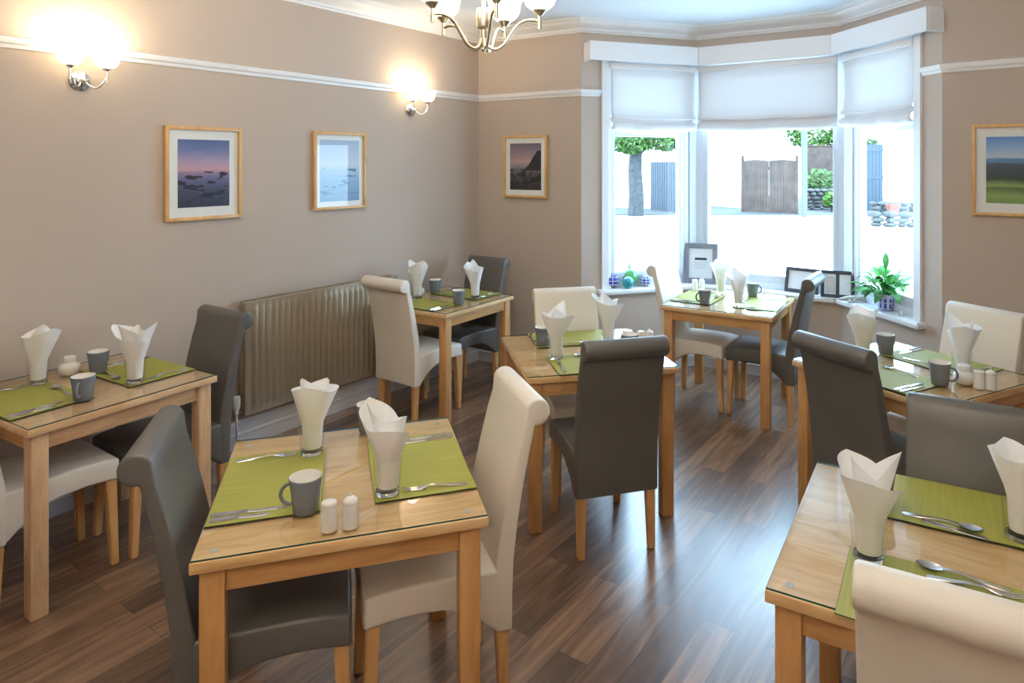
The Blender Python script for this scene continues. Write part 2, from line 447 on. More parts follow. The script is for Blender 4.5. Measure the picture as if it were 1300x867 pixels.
# ------------------------------------------------------------------ bay window
OUT = .085
Q1, Q2, Q3, Q4 = offset_path([P1, P2, P3, P4], -OUT)
def seg_matrix(a, b):
    d = (b-a).normalized(); return Matrix.Translation((a.x, a.y, 0)) @ Matrix.Rotation(math.atan2(d.y, d.x), 4, 'Z')
def ring_frame(bm, x0, x1, z0, z1, w, y0, y1, bev=.004):
    add_box(bm, x0, x0+w, y0, y1, z0, z1, bev); add_box(bm, x1-w, x1, y0, y1, z0, z1, bev)
    add_box(bm, x0+w, x1-w, y0, y1, z0, z0+w, bev); add_box(bm, x0+w, x1-w, y0, y1, z1-w, z1, bev)
WIN = [('window_1', Q1, Q2, .165*1.10+.045, -.095, True), ('window_2', Q2, Q3, .075, -.050, False), ('window_3', Q3, Q4, .105, -(.165*1.016+.03), True)]
for nm, a, b, s0, s1, sash in WIN:
    L = (b-a).length; mw = seg_matrix(a, b)
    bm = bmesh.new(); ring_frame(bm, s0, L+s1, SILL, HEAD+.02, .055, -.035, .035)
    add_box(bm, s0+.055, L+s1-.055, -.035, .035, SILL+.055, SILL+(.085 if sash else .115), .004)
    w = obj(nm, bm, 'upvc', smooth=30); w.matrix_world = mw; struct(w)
    g0, g1, gz0, gz1 = s0+.055, L+s1-.055, SILL+(.085 if sash else .115), HEAD-.035
    if sash:
        bm = bmesh.new(); ring_frame(bm, g0, g1, gz0, gz1, .045, -.045, .015)
        # the top-light rail just under the blind
        add_box(bm, g0+.045, g1-.045, -.045, .015, 2.015, 2.085, .003)
        obj('sash', bm, 'upvc', w, 30)
        g0 += .04; g1 -= .04; gz0 += .04
    bm = bmesh.new(); add_box(bm, g0, g1, -.004, .004, gz0, gz1)
    obj('pane', bm, 'window_glass', w)
# corner posts
for k, (q, pa, pb) in enumerate(((Q2, Q1, Q3), (Q3, Q2, Q4))):
    d0 = (q-pa).normalized(); d1 = (pb-q).normalized(); n0 = Vector((-d0.y, d0.x)); n1 = Vector((-d1.y, d1.x))
    mi = (n0+n1).normalized()
    e0, e1 = ((.085, .085), (.060, .115))[k]
    poly = [q-d0*e0-n0*.045, q-mi*.055, q+d1*e1-n1*.045, q+d1*e1+n1*.04, q+mi*.06, q-d0*e0+n0*.04]
    bm = bmesh.new(); add_prism(bm, poly, SILL, HEAD+.02)
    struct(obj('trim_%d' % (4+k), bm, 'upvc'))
# sills: one board per window, mitred
def offs(n): return offset_path([P1, P2, P3, P4], n)
inn, outr = offs(.075), offs(-.14)
for nm, i, j, e0, e1 in (('trim_6', 0, 1, .13, 0), ('trim_7', 1, 2, 0, 0), ('trim_8', 2, 3, 0, .13)):
    a, b, c, d = inn[i], inn[j], outr[j], outr[i]
    dd = (b-a).normalized()
    if e0: a = a+dd*e0; d = d+dd*e0
    if e1: b = b-dd*e1; c = c-dd*e1
    bm = bmesh.new(); vs = add_prism(bm, [a, b, c, d], SILL-.042, SILL)
    bmesh.ops.bevel(bm, geom=[e for e in bm.edges], offset=.010, segments=3, affect='EDGES')
    struct(obj(nm, bm, 'white', smooth=35))
# white casings lining the two ends of the bay
for k, (s, d, sg) in enumerate(((LS, (P2-P1).normalized(), 1), (RS, (P4-P3).normalized(), -1))):
    nrm = Vector((-d.y, d.x)); bm = bmesh.new()
    a = s+d*.0*sg; b = s+d*.060*sg
    add_prism(bm, [a-nrm*.018, b-nrm*.018, b+nrm*.06, a+nrm*.06], SILL, HEAD)
    a2, b2 = s+d*.060*sg, s+d*.095*sg
    add_prism(bm, [a2+nrm*.01, b2+nrm*.01, b2+nrm*.06, a2+nrm*.06], SILL, HEAD)
    struct(obj('trim_%d' % (9+k), bm, 'white'))

# pelmet: three boards on the wall over the blinds
pel_path = [lerp(P1, P2, .02), P2, P3, lerp(P3, P4, 1.02)]
pel = thing('pelmet', 'long white box pelmet running round the bay above the blinds', 'pelmet', (P2.x, P2.y, 2.63))
po = offset_path(pel_path, .135); pi_ = offset_path(pel_path, .115); pw = offset_path(pel_path, .002)
for i in range(3):
    bm = bmesh.new()
    g = (po[i+1]-po[i]).normalized()*.002
    add_prism(bm, [po[i]+g, po[i+1]-g, pi_[i+1]-g, pi_[i]+g], 2.63, 2.785)
    o = obj('front_board', bm, 'white', pel); o.location = (-P2.x, -P2.y, -2.63)
bm = bmesh.new()
top = [(0.004, 2.765), (.113, 2.765), (.113, 2.783), (0.004, 2.783)]
sweep(None, pel_path, top, None, bm=bm)
o = obj('top_board', bm, 'white', pel); o.location = (-P2.x, -P2.y, -2.63)
for i in (0, 3):
    d = ((po[1]-po[0]) if i == 0 else (po[3]-po[2])).normalized()*(.018 if i == 0 else -.018)
    bm = bmesh.new(); add_prism(bm, [pi_[i], pi_[i]+d, pw[i]+d, pw[i]], 2.63, 2.764)
    o = obj('end_board', bm, 'white', pel); o.location = (-P2.x, -P2.y, -2.63)

# roman blinds
def blind(a, b, t0, t1, label):
    d = (b-a).normalized(); L = (b-a).length
    s0, s1 = t0, L-t1
    root = thing('roman_blind', label, 'blind', (a.x, a.y, 2.10), math.atan2(d.y, d.x), 'white roman blinds in the bay window')
    nx, prof = 28, []
    # flat panel then two soft stacked folds
    prof = [(0, .50), (0, .40), (.002, .30), (.003, .20), (-.006, .10), (-.020, .085), (-.024, .070), (-.012, .060), (.004, .066), (.006, .040), (-.010, .028), (-.034, .012), (-.040, -.014), (-.030, -.034), (-.008, -.040), (.006, -.020)]
    bm = bmesh.new(); grid = []
    for i in range(nx+1):
        u = i/nx; x = s0+(s1-s0)*u
        sag = .016*math.sin(PI*u)**.6 - .012
        col = []
        for (y, z) in prof:
            k = max(0, min(1, (.12-z)/.12))
            col.append(bm.verts.new((x, y-.006*math.sin(u*19)*k*.6-.004*math.sin(u*41+1)*k, z-sag*k+.004*math.sin(u*13)*k)))
        grid.append(col)
    for i in range(nx):
        for j in range(len(prof)-1):
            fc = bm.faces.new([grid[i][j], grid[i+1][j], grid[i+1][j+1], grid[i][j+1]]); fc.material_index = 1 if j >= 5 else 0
    f = obj('fabric', bm, ['blind', 'blind_fold'], root, 60)
    sm = f.modifiers.new('s', 'SOLIDIFY'); sm.thickness = .0015
    bm = bmesh.new(); add_box(bm, s0, s1, -.028, .018, .485, .535, .005)
    obj('headrail', bm, 'white', root, 30)
    bm = bmesh.new(); add_tube(bm, [(s0, .010, .105), ((s0+s1)/2, .010, .107), (s1, .010, .105)], .006, 8)
    obj('batten', bm, 'white', root, 40)
bl = offset_path([P1, P2, P3, P4], .005)
blind(bl[0], bl[1], .165*1.1+.085, .017, 'white roman blind drawn half up over the left window of the bay')
blind(bl[1], bl[2], .017, .022, 'wide white roman blind over the middle window of the bay')
blind(bl[2], bl[3], .022, .165*1.016+.06, 'white roman blind over the right window of the bay, above the plant')

# ------------------------------------------------------------------ radiator
def radiator():
    n = Vector((.824, -.567)); a = Vector((-1.893, 4.145)); b = Vector((-1.184, 5.17)); L = (b-a).length
    ww = -4.02
    base = a-n*(a.dot(n)-(-3.985))
    ang = math.atan2((b-a).y, (b-a).x)
    t = thing('radiator', 'long bronze panel radiator with vertical ribs on the left wall', 'radiator', (base.x, base.y, .215), ang)
    # local: x along wall, -y into room
    H = .71; nr = 25; bm = bmesh.new()
    pitch = (L-.09)/nr; cols = []
    xs = [(0, 0), (.03, 0)]
    for k in range(nr):
        x0 = .045+k*pitch
        xs += [(x0+pitch*.10, 0), (x0+pitch*.28, .014), (x0+pitch*.72, .014), (x0+pitch*.90, 0)]
    xs += [(L-.03, 0), (L, 0)]
    zs = [(0, 0, 0), (.006, .008, 0), (.045, .008, 0), (.075, .008, 1), (H-.075, .008, 1), (H-.045, .008, 0), (H-.006, .008, 0), (H, 0, 0)]
    g = [[bm.verts.new((x, -.062-q-o*r, z)) for (z, q, r) in zs] for x, o in xs]
    for i in range(len(xs)-1):
        for j in range(len(zs)-1): bm.faces.new([g[i][j], g[i+1][j], g[i+1][j+1], g[i][j+1]])
    obj('ribbed_panel', bm, 'radiator', t, 50)
    bm = bmesh.new(); add_box(bm, .002, L-.002, -.061, -.054, .004, H-.004); add_box(bm, .02, L-.02, -.018, -.008, .02, H-.02)
    obj('back_panel', bm, 'radiator', t)
    for x in (0, L-.006):
        bm = bmesh.new(); add_box(bm, x, x+.006, -.06, -.004, .01, H-.006, .002); obj('side_cover', bm, 'radiator', t)
    bm = bmesh.new()
    for k in range(46):
        x = .012+k*(L-.03)/46; add_box(bm, x, x+.012, -.062, -.004, H-.006, H-.001)
    add_box(bm, .004, L-.004, -.066, -.060, H-.008, H, .001); add_box(bm, .004, L-.004, -.008, -.003, H-.008, H, .001)
    obj('top_grille', bm, 'radiator', t)
    bm = bmesh.new(); add_lathe(bm, [(0, .02), (.012, .02), (.012, .05), (.019, .055), (.022, .075), (.022, .12), (.018, .132), (0, .134)], 20, -.035, -.035)
    v = obj('valve', bm, 'cable', t, 40)
    bm = bmesh.new(); add_tube(bm, [(-.035, -.035, .02), (-.035, -.035, -.05), (-.035, -.035, -.213)], .0075, 10); add_tube(bm, [(-.04, -.035, .034), (.01, -.035, .034)], .009, 10)
    obj('pipe', bm, 'chrome', v, 40)
    return t
radiator()

# ------------------------------------------------------------------ chairs
def chair_proto(kind, label):
    fab = kind; hw = .198
    t = thing('dining_chair', label, 'chair')
    # seat block with arched skirt
    yz = [(-.205, .478), (-.10, .482), (.05, .486), (.16, .482), (.218, .472), (.222, .380)]
    for k in range(0, 14):
        u = k/14; y = .210-u*.395
        z = .381+.010*math.sin(PI*min(1, u*1.5)) if u < .5 else .381+.010*math.sin(PI*u*1.5)*0+.0071-.104*((u-.5)/.5)**1.9
        yz.append((y, z))
    yz += [(-.185, .285), (-.205, .285)]
    bm = bmesh.new(); add_xprism(bm, yz, -hw, hw, .012, 3, minang=50)
    s = obj('seat', bm, fab, t, 50)
    bm = bmesh.new(); add_box(bm, -hw+.02, hw-.02, -.10, .19, .384, .388)
    obj('seat_lining', bm, 'lining', s)
    # back with scroll top
    yz = [(-.19, .275), (-.188, .40), (-.192, .50), (-.212, .62), (-.240, .75), (-.268, .86), (-.288, .925)]
    cy, cz, rr = -.335, .966, .044
    for k in range(0, 15):
        a = R(25+k*(283-25)/14); yz.append((cy+rr*math.cos(a), cz+rr*math.sin(a)))
    yz += [(-.3205, .900), (-.307, .84), (-.286, .74), (-.266, .62), (-.252, .50), (-.248, .40), (-.247, .275)]
    bm = bmesh.new(); add_xprism(bm, yz, -hw, hw, .008, 3, minang=60)
    obj('backrest', bm, fab, t, 45)
    # legs
    for sx in (-1, 1):
        bm = bmesh.new(); add_taper(bm, sx*.168, .190, .031, .043, 0, .385, dx=sx*.004, dy=.016); obj('leg', bm, 'cleg', t, 30)
        bm = bmesh.new(); add_taper(bm, sx*.168, -.214, .032, .044, 0, .32, dx=sx*.004, dy=-.012); obj('leg', bm, 'cleg', t, 30)
    return t
CH = [  # kind, x, y, deg, label
 ('cream', -2.212, 2.920, -34, 'cream scroll-back dining chair at the near end of the pine table against the left wall'),
 ('charcoal', -1.931, 3.306, -212.7, 'charcoal scroll-back dining chair between the pine table and the radiator'),
 ('charcoal', -.850, 2.073, -72.7, 'charcoal scroll-back dining chair at the left of the large foreground table'),
 ('cream', -.429, 2.271, -249.3, 'cream scroll-back dining chair at the right of the large foreground table'),
 ('charcoal', .232, 3.292, 16.0, 'charcoal scroll-back dining chair seen from behind at the middle table, mid-room'),
 ('cream', .151, 3.859, -167.1, 'cream scroll-back dining chair facing us behind the middle table'),
 ('cream', -.943, 4.823, -34.6, 'cream scroll-back dining chair in front of the radiator at the corner table'),
 ('charcoal', -.722, 5.303, -215.5, 'charcoal scroll-back dining chair in the far left corner of the room'),
 ('cream', 1.140, 5.074, -123.9, 'cream scroll-back dining chair in the bay, below the glass floats'),
 ('charcoal', 1.527, 4.829, 57.8, 'charcoal scroll-back dining chair in the bay, below the two dark photo frames'),
 ('charcoal', 1.533, 3.101, -63.5, 'charcoal scroll-back dining chair seen from behind at the table under the plant'),
 ('cream', 2.045, 3.465, -242, 'cream scroll-back dining chair under the golf-green landscape picture'),
 ('charcoal', 1.208, 1.891, -210, 'charcoal scroll-back dining chair facing us behind the bottom right table'),
 ('cream', .927, 1.501, -30, 'cream scroll-back dining chair nearest us, its scroll top cut off by the bottom right corner'),
]
protos = {}
for kind, x, y, deg, lab in CH:
    if kind not in protos:
        c = protos[kind] = chair_proto(kind, lab); c.location = (x, y, 0); c.rotation_euler = (0, 0, R(deg))
    else: c = dup(protos[kind], lab, None, (x, y, 0), R(deg))
    c['group'] = 'cream dining chairs' if kind == 'cream' else 'charcoal dining chairs'

# ------------------------------------------------------------------ tables
TT = .7615
def table_proto(w, d, mats, label, pos, deg):
    top, leg, rail, railg = mats
    t = thing('dining_table', label, 'table', (*pos, 0), R(deg), 'glass-topped dining tables')
    hx, hy = w/2, d/2
    bm = bmesh.new(); add_box(bm, -hx, hx, -hy, hy, .725, .755, .004, 2); obj('tabletop', bm, top, t, 30)
    bm = bmesh.new(); add_box(bm, -hx+.003, hx-.003, -hy+.003, hy-.003, .7568, TT)
    bm.normal_update()
    for f in bm.faces: f.material_index = 0 if abs(f.normal.z) > .5 else 1
    obj('glass_top', bm, ['sheet', 'sheet_edge'], t)
    s = .062; i = .020
    for sx in (-1, 1):
        for sy in (-1, 1):
            bm = bmesh.new(); cx, cy = sx*(hx-i-s/2), sy*(hy-i-s/2)
            add_box(bm, cx-s/2, cx+s/2, cy-s/2, cy+s/2, 0, .7245, .004, 2); obj('leg', bm, leg, t, 30)
    a = i+.010
    for sy in (-1, 1):
        y0, y1 = sorted((sy*(hy-a), sy*(hy-a-.020))); bm = bmesh.new()
        add_box(bm, -hx+i+s+.0005, hx-i-s-.0005, y0, y1, .655, .7245, .002); obj('apron', bm, rail, t, 30)
    for sx in (-1, 1):
        x0, x1 = sorted((sx*(hx-a), sx*(hx-a-.020))); bm = bmesh.new()
        add_box(bm, x0, x1, -hy+i+s+.0005, hy-i-s-.0005, .655, .7245, .002); obj('apron', bm, railg, t, 30)
    for sx in (-1, 1):
        for sy in (-1, 1):
            bm = bmesh.new(); add_lathe(bm, [(0, .7552), (.011, .7552), (.011, .7566), (0, .7566)], 16, sx*(hx-.05), sy*(hy-.05)); obj('glass_pad', bm, 'drift', t)
    return t
beech = ('top', 'leg', 'rail', 'railg'); pine = ('ptop', 'pleg', 'prail', 'railg')
TB = {  # centre, degrees, width, depth, label
 'T1': ((-2.160, 3.114), 60, 'pale pine glass-topped dining table against the left wall, at the far left'),
 'T2': ((-.677, 2.218), 17.3, 'beech glass-topped dining table in the centre foreground with white shakers'),
 'T3': ((.169, 3.682), 13.2, 'beech glass-topped dining table in the middle of the room behind the charcoal chair'),
 'T6': ((1.321, 5.002), -30, 'beech glass-topped dining table standing in the bay window'),
 'T4': ((1.051, 1.769), -30, 'beech glass-topped dining table cut off by the bottom right corner'),
 'T7': ((1.79, 3.351), 28, 'beech glass-topped dining table by the right wall below the potted plant'),
}
tabs = {}
bt = None
for k, (pos, deg, lab) in TB.items():
    if k == 'T1': tabs[k] = table_proto(.785, .785, pine, lab, pos, deg)
    elif bt is None: bt = tabs[k] = table_proto(.785, .795, beech, lab, pos, deg)
    else: tabs[k] = dup(bt, lab, None, (*pos, 0), R(deg))
T5c = (-.80, 5.075)
tabs['T5'] = table_proto(.785, .69, beech, 'small beech glass-topped dining table in the corner by the radiator', T5c, 57.3)
TB['T5'] = (T5c, 57.3, '')

# ------------------------------------------------------------------ tableware prototypes (made at the origin, copied into place)
def make_placemat():
    bm = bmesh.new(); add_box(bm, -.2325, .2325, -.156, .156, .0002, .0032, .001, 1)
    bm.normal_update()
    for f in bm.faces: f.material_index = 0 if f.normal.z > .9 else 1
    return obj('placemat', bm, ['mat', 'mat_edge'])

def ribbon(bm, pts, th):
    """flat bar: (y, z, half width) stations along y"""
    rows = []
    for y, z, h in pts:
        rows.append([bm.verts.new((-h, y, z)), bm.verts.new((h, y, z)), bm.verts.new((h*.8, y, z+th)), bm.verts.new((-h*.8, y, z+th))])
    for i in range(len(rows)-1):
        for k in range(4): bm.faces.new([rows[i][k], rows[i][(k+1) % 4], rows[i+1][(k+1) % 4], rows[i+1][k]])
    bm.faces.new(rows[0]); bm.faces.new(rows[-1])
def make_knife(l=.205):
    bm = bmesh.new(); s = l/.205
    ribbon(bm, [(-.103*s, .0005, .006), (-.095*s, .0005, .0085), (-.05*s, .0005, .0078), (-.012*s, .0005, .0062), (-.004*s, .0015, .0055)], .0045)
    ribbon(bm, [(-.006*s, .0015, .006), (.02*s, .0012, .0085), (.07*s, .001, .0095), (.092*s, .001, .0075), (.102*s, .001, .002)], .0016)
    return obj('table_knife', bm, 'steel', smooth=40)
def make_fork():
    bm = bmesh.new()
    ribbon(bm, [(-.100, .001, .006), (-.09, .001, .0095), (-.05, .003, .0065), (-.01, .008, .004), (.02, .009, .0038), (.035, .006, .008), (.045, .004, .0115), (.055, .0025, .012)], .0024)
    for x in (-.0095, -.0032, .0032, .0095):
        vs = []
        ribbon(bm, [(.054, .0025, .0021), (.075, .0015, .0018), (.092, .004, .0014), (.100, .0065, .0008)], .0018)
        for v in bm.verts[-16:] if hasattr(bm.verts, '__getitem__') and bm.verts.ensure_lookup_table() is None else []:
            v.co.x += x
    return obj('dinner_fork', bm, 'steel', smooth=40)
def make_spoon():
    bm = bmesh.new()
    ribbon(bm, [(-.100, .001, .006), (-.09, .001, .0095), (-.05, .003, .0062), (-.01, .009, .004), (.02, .010, .0035), (.040, .007, .005)], .0026)
    # bowl
    n, mm = 18, 6; rows = []
    for j in range(mm+1):
        t = j/mm; row = []
        for k in range(n):
            a = 2*PI*k/n; row.append(bm.verts.new((.0185*t*math.cos(a), .068+.031*t*math.sin(a), .0012+.0075*t*t)))
        rows.append(row)
    for j in range(mm):
        for k in range(n): bm.faces.new([rows[j][k], rows[j][(k+1) % n], rows[j+1][(k+1) % n], rows[j+1][k]])
    bmesh.ops.remove_doubles(bm, verts=rows[0], dist=.0001)
    o = obj('spoon', bm, 'steel', smooth=50)
    return o
def make_glass():
    bm = bmesh.new()
    add_lathe(bm, [(0, 0), (.035, 0), (.0375, .004), (.0455, .112), (.0446, .1125), (.0438, .112), (.0365, .019), (.033, .0155), (0, .0145)], 32)
    o = obj('glass_tumbler', bm, 'glass', smooth=40)
    bm = bmesh.new(); add_lathe(bm, [(0, .0006), (.0342, .0006), (.0364, .004), (.0356, .0136), (0, .0139)], 28); obj('base', bm, 'solid_glass', o, 40)
    return o
def make_mug():
    t = bpy.data.objects.new('mug', None); C.objects.link(t)
    bm = bmesh.new()
    add_lathe(bm, [(0, .001), (.033, 0), (.036, .003), (.0405, .05), (.0468, .098), (.0468, .101), (.0455, .1025), (.0440, .101), (.0380, .05), (.0335, .008), (0, .006)], 32, mats=[0, 0, 0, 0, 0, 0, 1, 1, 1, 1])
    obj('body', bm, ['mug', 'mug_in'], t, 45)
    bm = bmesh.new(); pts = []
    for k in range(13):
        a = R(100-k*200/12); pts.append((.0440+.027*math.cos(a)*1.05-.002, 0, .053+.030*math.sin(a)))
    pts[0] = (.0425, 0, .080); pts[-1] = (.0375, 0, .026)
    add_tube(bm, pts, .0052, 10); obj('handle', bm, 'mug', t, 60)
    return t
NAP = [  # (u, top height, top radius)
 [(0, .20, .030), (.15, .285, .050), (.275, .225, .046), (.40, .25, .056), (.50, .225, .056), (.65, .23, .062), (.75, .265, .080), (.85, .225, .072), (1, .215, .098)],
 [(0, .20, .030), (.125, .27, .044), (.25, .225, .048), (.375, .292, .056), (.5, .225, .056), (.6, .25, .070), (.70, .225, .064), (.85, .235, .088), (1, .195, .080)],
 [(0, .20, .030), (.10, .26, .046), (.20, .22, .048), (.30, .285, .060), (.40, .235, .058), (.50, .275, .068), (.60, .225, .064), (.725, .268, .080), (.85, .215, .070), (1, .19, .074)],
 [(0, .20, .030), (.15, .293, .054), (.25, .235, .050), (.35, .245, .052), (.50, .215, .056), (.625, .278, .072), (.75, .22, .068), (.875, .225, .092), (1, .18, .072)],
]
def make_napkin(var):
    pr = NAP[var]; turns = (1.75, 1.6, 1.9, 1.7)[var]; nu, nv = 80, 16
    bm = bmesh.new(); g = []
    def ip(u):
        for (a, h0, r0), (b, h1, r1) in zip(pr, pr[1:]):
            if u <= b+1e-9:
                t = (u-a)/(b-a); return h0+(h1-h0)*t, r0+(r1-r0)*t**1.2
    for i in range(nu+1):
        u = i/nu; ph = u*turns*2*PI; h, rt = ip(u); col = []
        for j in range(nv+1):
            v = j/nv; z = .0235+(h-.0235)*v
            base = (.018+.0150*u)+.0065*min(1, (z-.0235)/.09)
            k = max(0, (z-.110)/(.26-.110)); full = (.0285+.0035*u)
            r = base+max(0, rt*1.22-.032)*k**1.0 if z > .110 else base
            r *= 1+.05*math.sin(5*ph+var)*min(1, max(0, (z-.125)*12))
            col.append(bm.verts.new((r*math.cos(ph), r*math.sin(ph), z)))
        g.append(col)
    for i in range(nu):
        for j in range(nv): bm.faces.new([g[i][j], g[i+1][j], g[i+1][j+1], g[i][j+1]])
    o = obj('napkin', bm, 'napkin', smooth=70)
    return o
def make_shaker(dome):
    t = bpy.data.objects.new('shaker', None); C.objects.link(t)
    bm = bmesh.new(); add_lathe(bm, [(0, 0), (.0205, 0), (.0225, .002), (.0225, .066), (.0215, .069)], 24); add_lathe(bm, [(.0215, .069), (0, .069)], 24)
    obj('body', bm, 'china', t, 40)
    bm = bmesh.new()
    if dome: add_lathe(bm, [(.0218, .0693), (.0225, .072), (.0195, .080), (.012, .086), (.005, .088), (.005, .091), (.0035, .094), (0, .0945)], 24)
    else: add_lathe(bm, [(.0218, .0693), (.0225, .072), (.0215, .078), (.018, .081), (0, .0825)], 24)
    obj('cap', bm, 'china', t, 40)
    return t
def make_pot():
    t = bpy.data.objects.new('sugar_pot', None); C.objects.link(t)
    bm = bmesh.new(); add_lathe(bm, [(0, 0), (.030, 0), (.036, .004), (.046, .022), (.048, .036), (.042, .050), (.028, .058), (.026, .061), (0, .061)], 32)
    obj('body', bm, 'china', t, 50)
    bm = bmesh.new(); add_lathe(bm, [(.0275, .0615), (.0275, .072), (.027, .085), (.024, .088), (0, .088)], 32)
    obj('lid', bm, 'china', t, 40)
    return t
PR = {}
def place(key, maker, label, cat, group, x, y, z, rz):
    """first use moves the prototype itself, later uses copy it"""
    if key not in PR:
        o = PR[key] = maker(); o.location = (x, y, z); o.rotation_euler = (0, 0, rz); tag(o, label, cat, group)
    else: o = dup(PR[key], label, group, (x, y, z), rz)
    return o

TN = {'T1': 'pine table', 'T2': 'foreground table', 'T3': 'middle table', 'T5': 'corner table', 'T6': 'bay window table', 'T7': 'right wall table', 'T4': 'bottom right table'}
# seat: table, axis the seat lies on, chair colour, mug handle deg, napkin variant and turn, items
ALL = ('mat', 'glass', 'mug', 'knife', 'small', 'fork', 'spoon')
SEATS = [
 ('T1', '-e', 'cream', -75, 0, 230, ALL), ('T1', '+e', 'charcoal', 90, 2, 40, ALL),
 ('T2', '-e', 'charcoal', 190, 0, 165, ('mat', 'glass', 'mug', 'knife', 'small', 'fork')), ('T2', '+e', 'cream', 20, 3, 120, ('mat', 'glass', 'mug', 'knife', 'small', 'fork')),
 ('T3', '-g', 'charcoal', 0, 1, 200, ('mat', 'glass', 'mug', 'fork', 'spoon')), ('T3', '+g', 'cream', 185, 3, 150, ('mat', 'glass', 'mug', 'spoon')),
 ('T5', '-e', 'cream', 60, 2, 300, ALL), ('T5', '+e', 'charcoal', 120, 0, 20, ALL),
 ('T6', '-e', 'cream', 195, 2, 100, ALL), ('T6', '+e', 'charcoal', 10, 1, 10, ALL),
 ('T7', '-e', 'charcoal', -35, 2, 100, ALL), ('T7', '+e', 'cream', 100, 1, 260, ALL),
 ('T4', '-g', 'cream', 0, 1, 120, ('mat', 'glass', 'spoon', 'fork2')), ('T4', '+g', 'charcoal', 30, 0, 200, ('mat', 'glass', 'mug', 'spoon', 'small2')),
]
for tb, ax, colr, hdl, nv, nrot, items in SEATS:
    (cx, cy), deg, _ = TB[tb]; a = R(deg)
    e = Vector((math.cos(a), math.sin(a))); g = Vector((-e.y, e.x))
    f = -({'e': e, 'g': g}[ax[1]]*(1 if ax[0] == '+' else -1)); r = Vector((f.y, -f.x))
    off = {'T3': .245, 'T4': .262}.get(tb, .23)
    c = Vector((cx, cy))-f*off; th = math.atan2(f.y, f.x)-PI/2
    who = "by the %s chair on the %s" % (colr, TN[tb])
    def put(key, mk, lab, cat, grp, lx, ly, z, rot=0., jit=0.):
        p = c+r*lx+f*ly; return place(key, mk, lab, cat, grp, p.x, p.y, z, th+R(rot)+R(random.uniform(-jit, jit)))
    ZM = TT+.0002; ZO = TT+.0036
    put('mat', make_placemat, 'green ribbed placemat '+who, 'placemat', 'green placemats', 0, 0, ZM, 0, 1.0)
    gx, gy = -.185, .112
    if (tb, ax) == ('T4', '+g'): gx, gy = -.165, .10
    put('glass', make_glass, 'clear tumbler holding a napkin '+who, 'glass', 'glass tumblers', gx, gy, ZO)
    p = c+r*gx+f*gy
    place('nap%d' % nv, lambda: make_napkin(nv), 'white napkin standing in the tumbler '+who, 'napkin', 'white folded napkins', p.x, p.y, ZO, R(nrot))
    if 'mug' in items:
        mx, my = .222, .112
        if (tb, ax) == ('T2', '+e'): mx, my = .335, .150
        if (tb, ax) == ('T4', '+g'): mx, my = .185, .10
        if (tb, ax) == ('T1', '+e'): mx, my = .135, .115
        if (tb, ax) == ('T3', '+g'): mx, my = .195, .115
        on = ZO if mx < .19 else (ZO if abs(mx) < .2325-.03 else ZO)
        p = c+r*mx+f*my
        place('mug', make_mug, 'blue-grey mug with white inside '+who, 'mug', 'blue-grey mugs', p.x, p.y, on, R(hdl))
    if 'knife' in items: put('knife', make_knife, 'steel dinner knife '+who, 'knife', 'dinner knives', .178, -.045, ZO, 0, 2)
    if 'small' in items: put('small', lambda: make_knife(.16), 'short steel butter knife '+who, 'knife', 'butter knives', .207, -.065, ZO, 0, 2)
    if 'fork' in items: put('fork', make_fork, 'steel dinner fork '+who, 'fork', 'dinner forks', -.192, -.035, ZO, 0, 4)
    if 'spoon' in items: put('spoon', make_spoon, 'steel spoon laid across the mat '+who, 'spoon', 'steel spoons', .02, .140 if 'fork2' in items else .118, ZO, 86, 0 if 'fork2' in items else 5)
    if 'fork2' in items: put('fork', make_fork, 'steel fork laid beside the spoon '+who, 'fork', 'dinner forks',   .045, .108, ZO, -86, 2)
    if 'small2' in items: put('small', lambda: make_knife(.16), 'short steel knife laid beside the spoon '+who, 'knife', 'butter knives', -.01, .142, ZO, 82, 2)

def on_table(tb, le, lg):
    (cx, cy), deg, _ = TB[tb]; a = R(deg); e = Vector((math.cos(a), math.sin(a))); g = Vector((-e.y, e.x)); return Vector((cx, cy))+e*le+g*lg
def shakers(tb, p, d):
    place('salt', lambda: make_shaker(False), 'white china shaker with a flat cap on the '+TN[tb], 'shaker', 'china shakers', p.x-d.x, p.y-d.y, TT+.0004, 0)
    place('pepper', lambda: make_shaker(True), 'white china shaker with a domed cap on the '+TN[tb], 'shaker', 'china shakers', p.x+d.x, p.y+d.y, TT+.0004, 0)
shakers('T2', on_table('T2', -.022, -.345), Vector((.0275, .008)))
shakers('T3', on_table('T3', .362, .0), Vector((.0235, -.004)))
shakers('T7', on_table('T7', .008, -.352), Vector((.0225, -.008)))
shakers('T6', on_table('T6', -.335, .305), Vector((.0275, .0)))
for tb, le, lg in (('T1', .032, .225), ('T3', .265, .015), ('T7', 0, -.265), ('T5', -.02, .27)):
    p = on_table(tb, le, lg)
    place('pot', make_pot, 'round white lidded sugar pot on the '+TN[tb], 'sugar pot', 'white sugar pots', p.x, p.y, TT+.0004, 0)

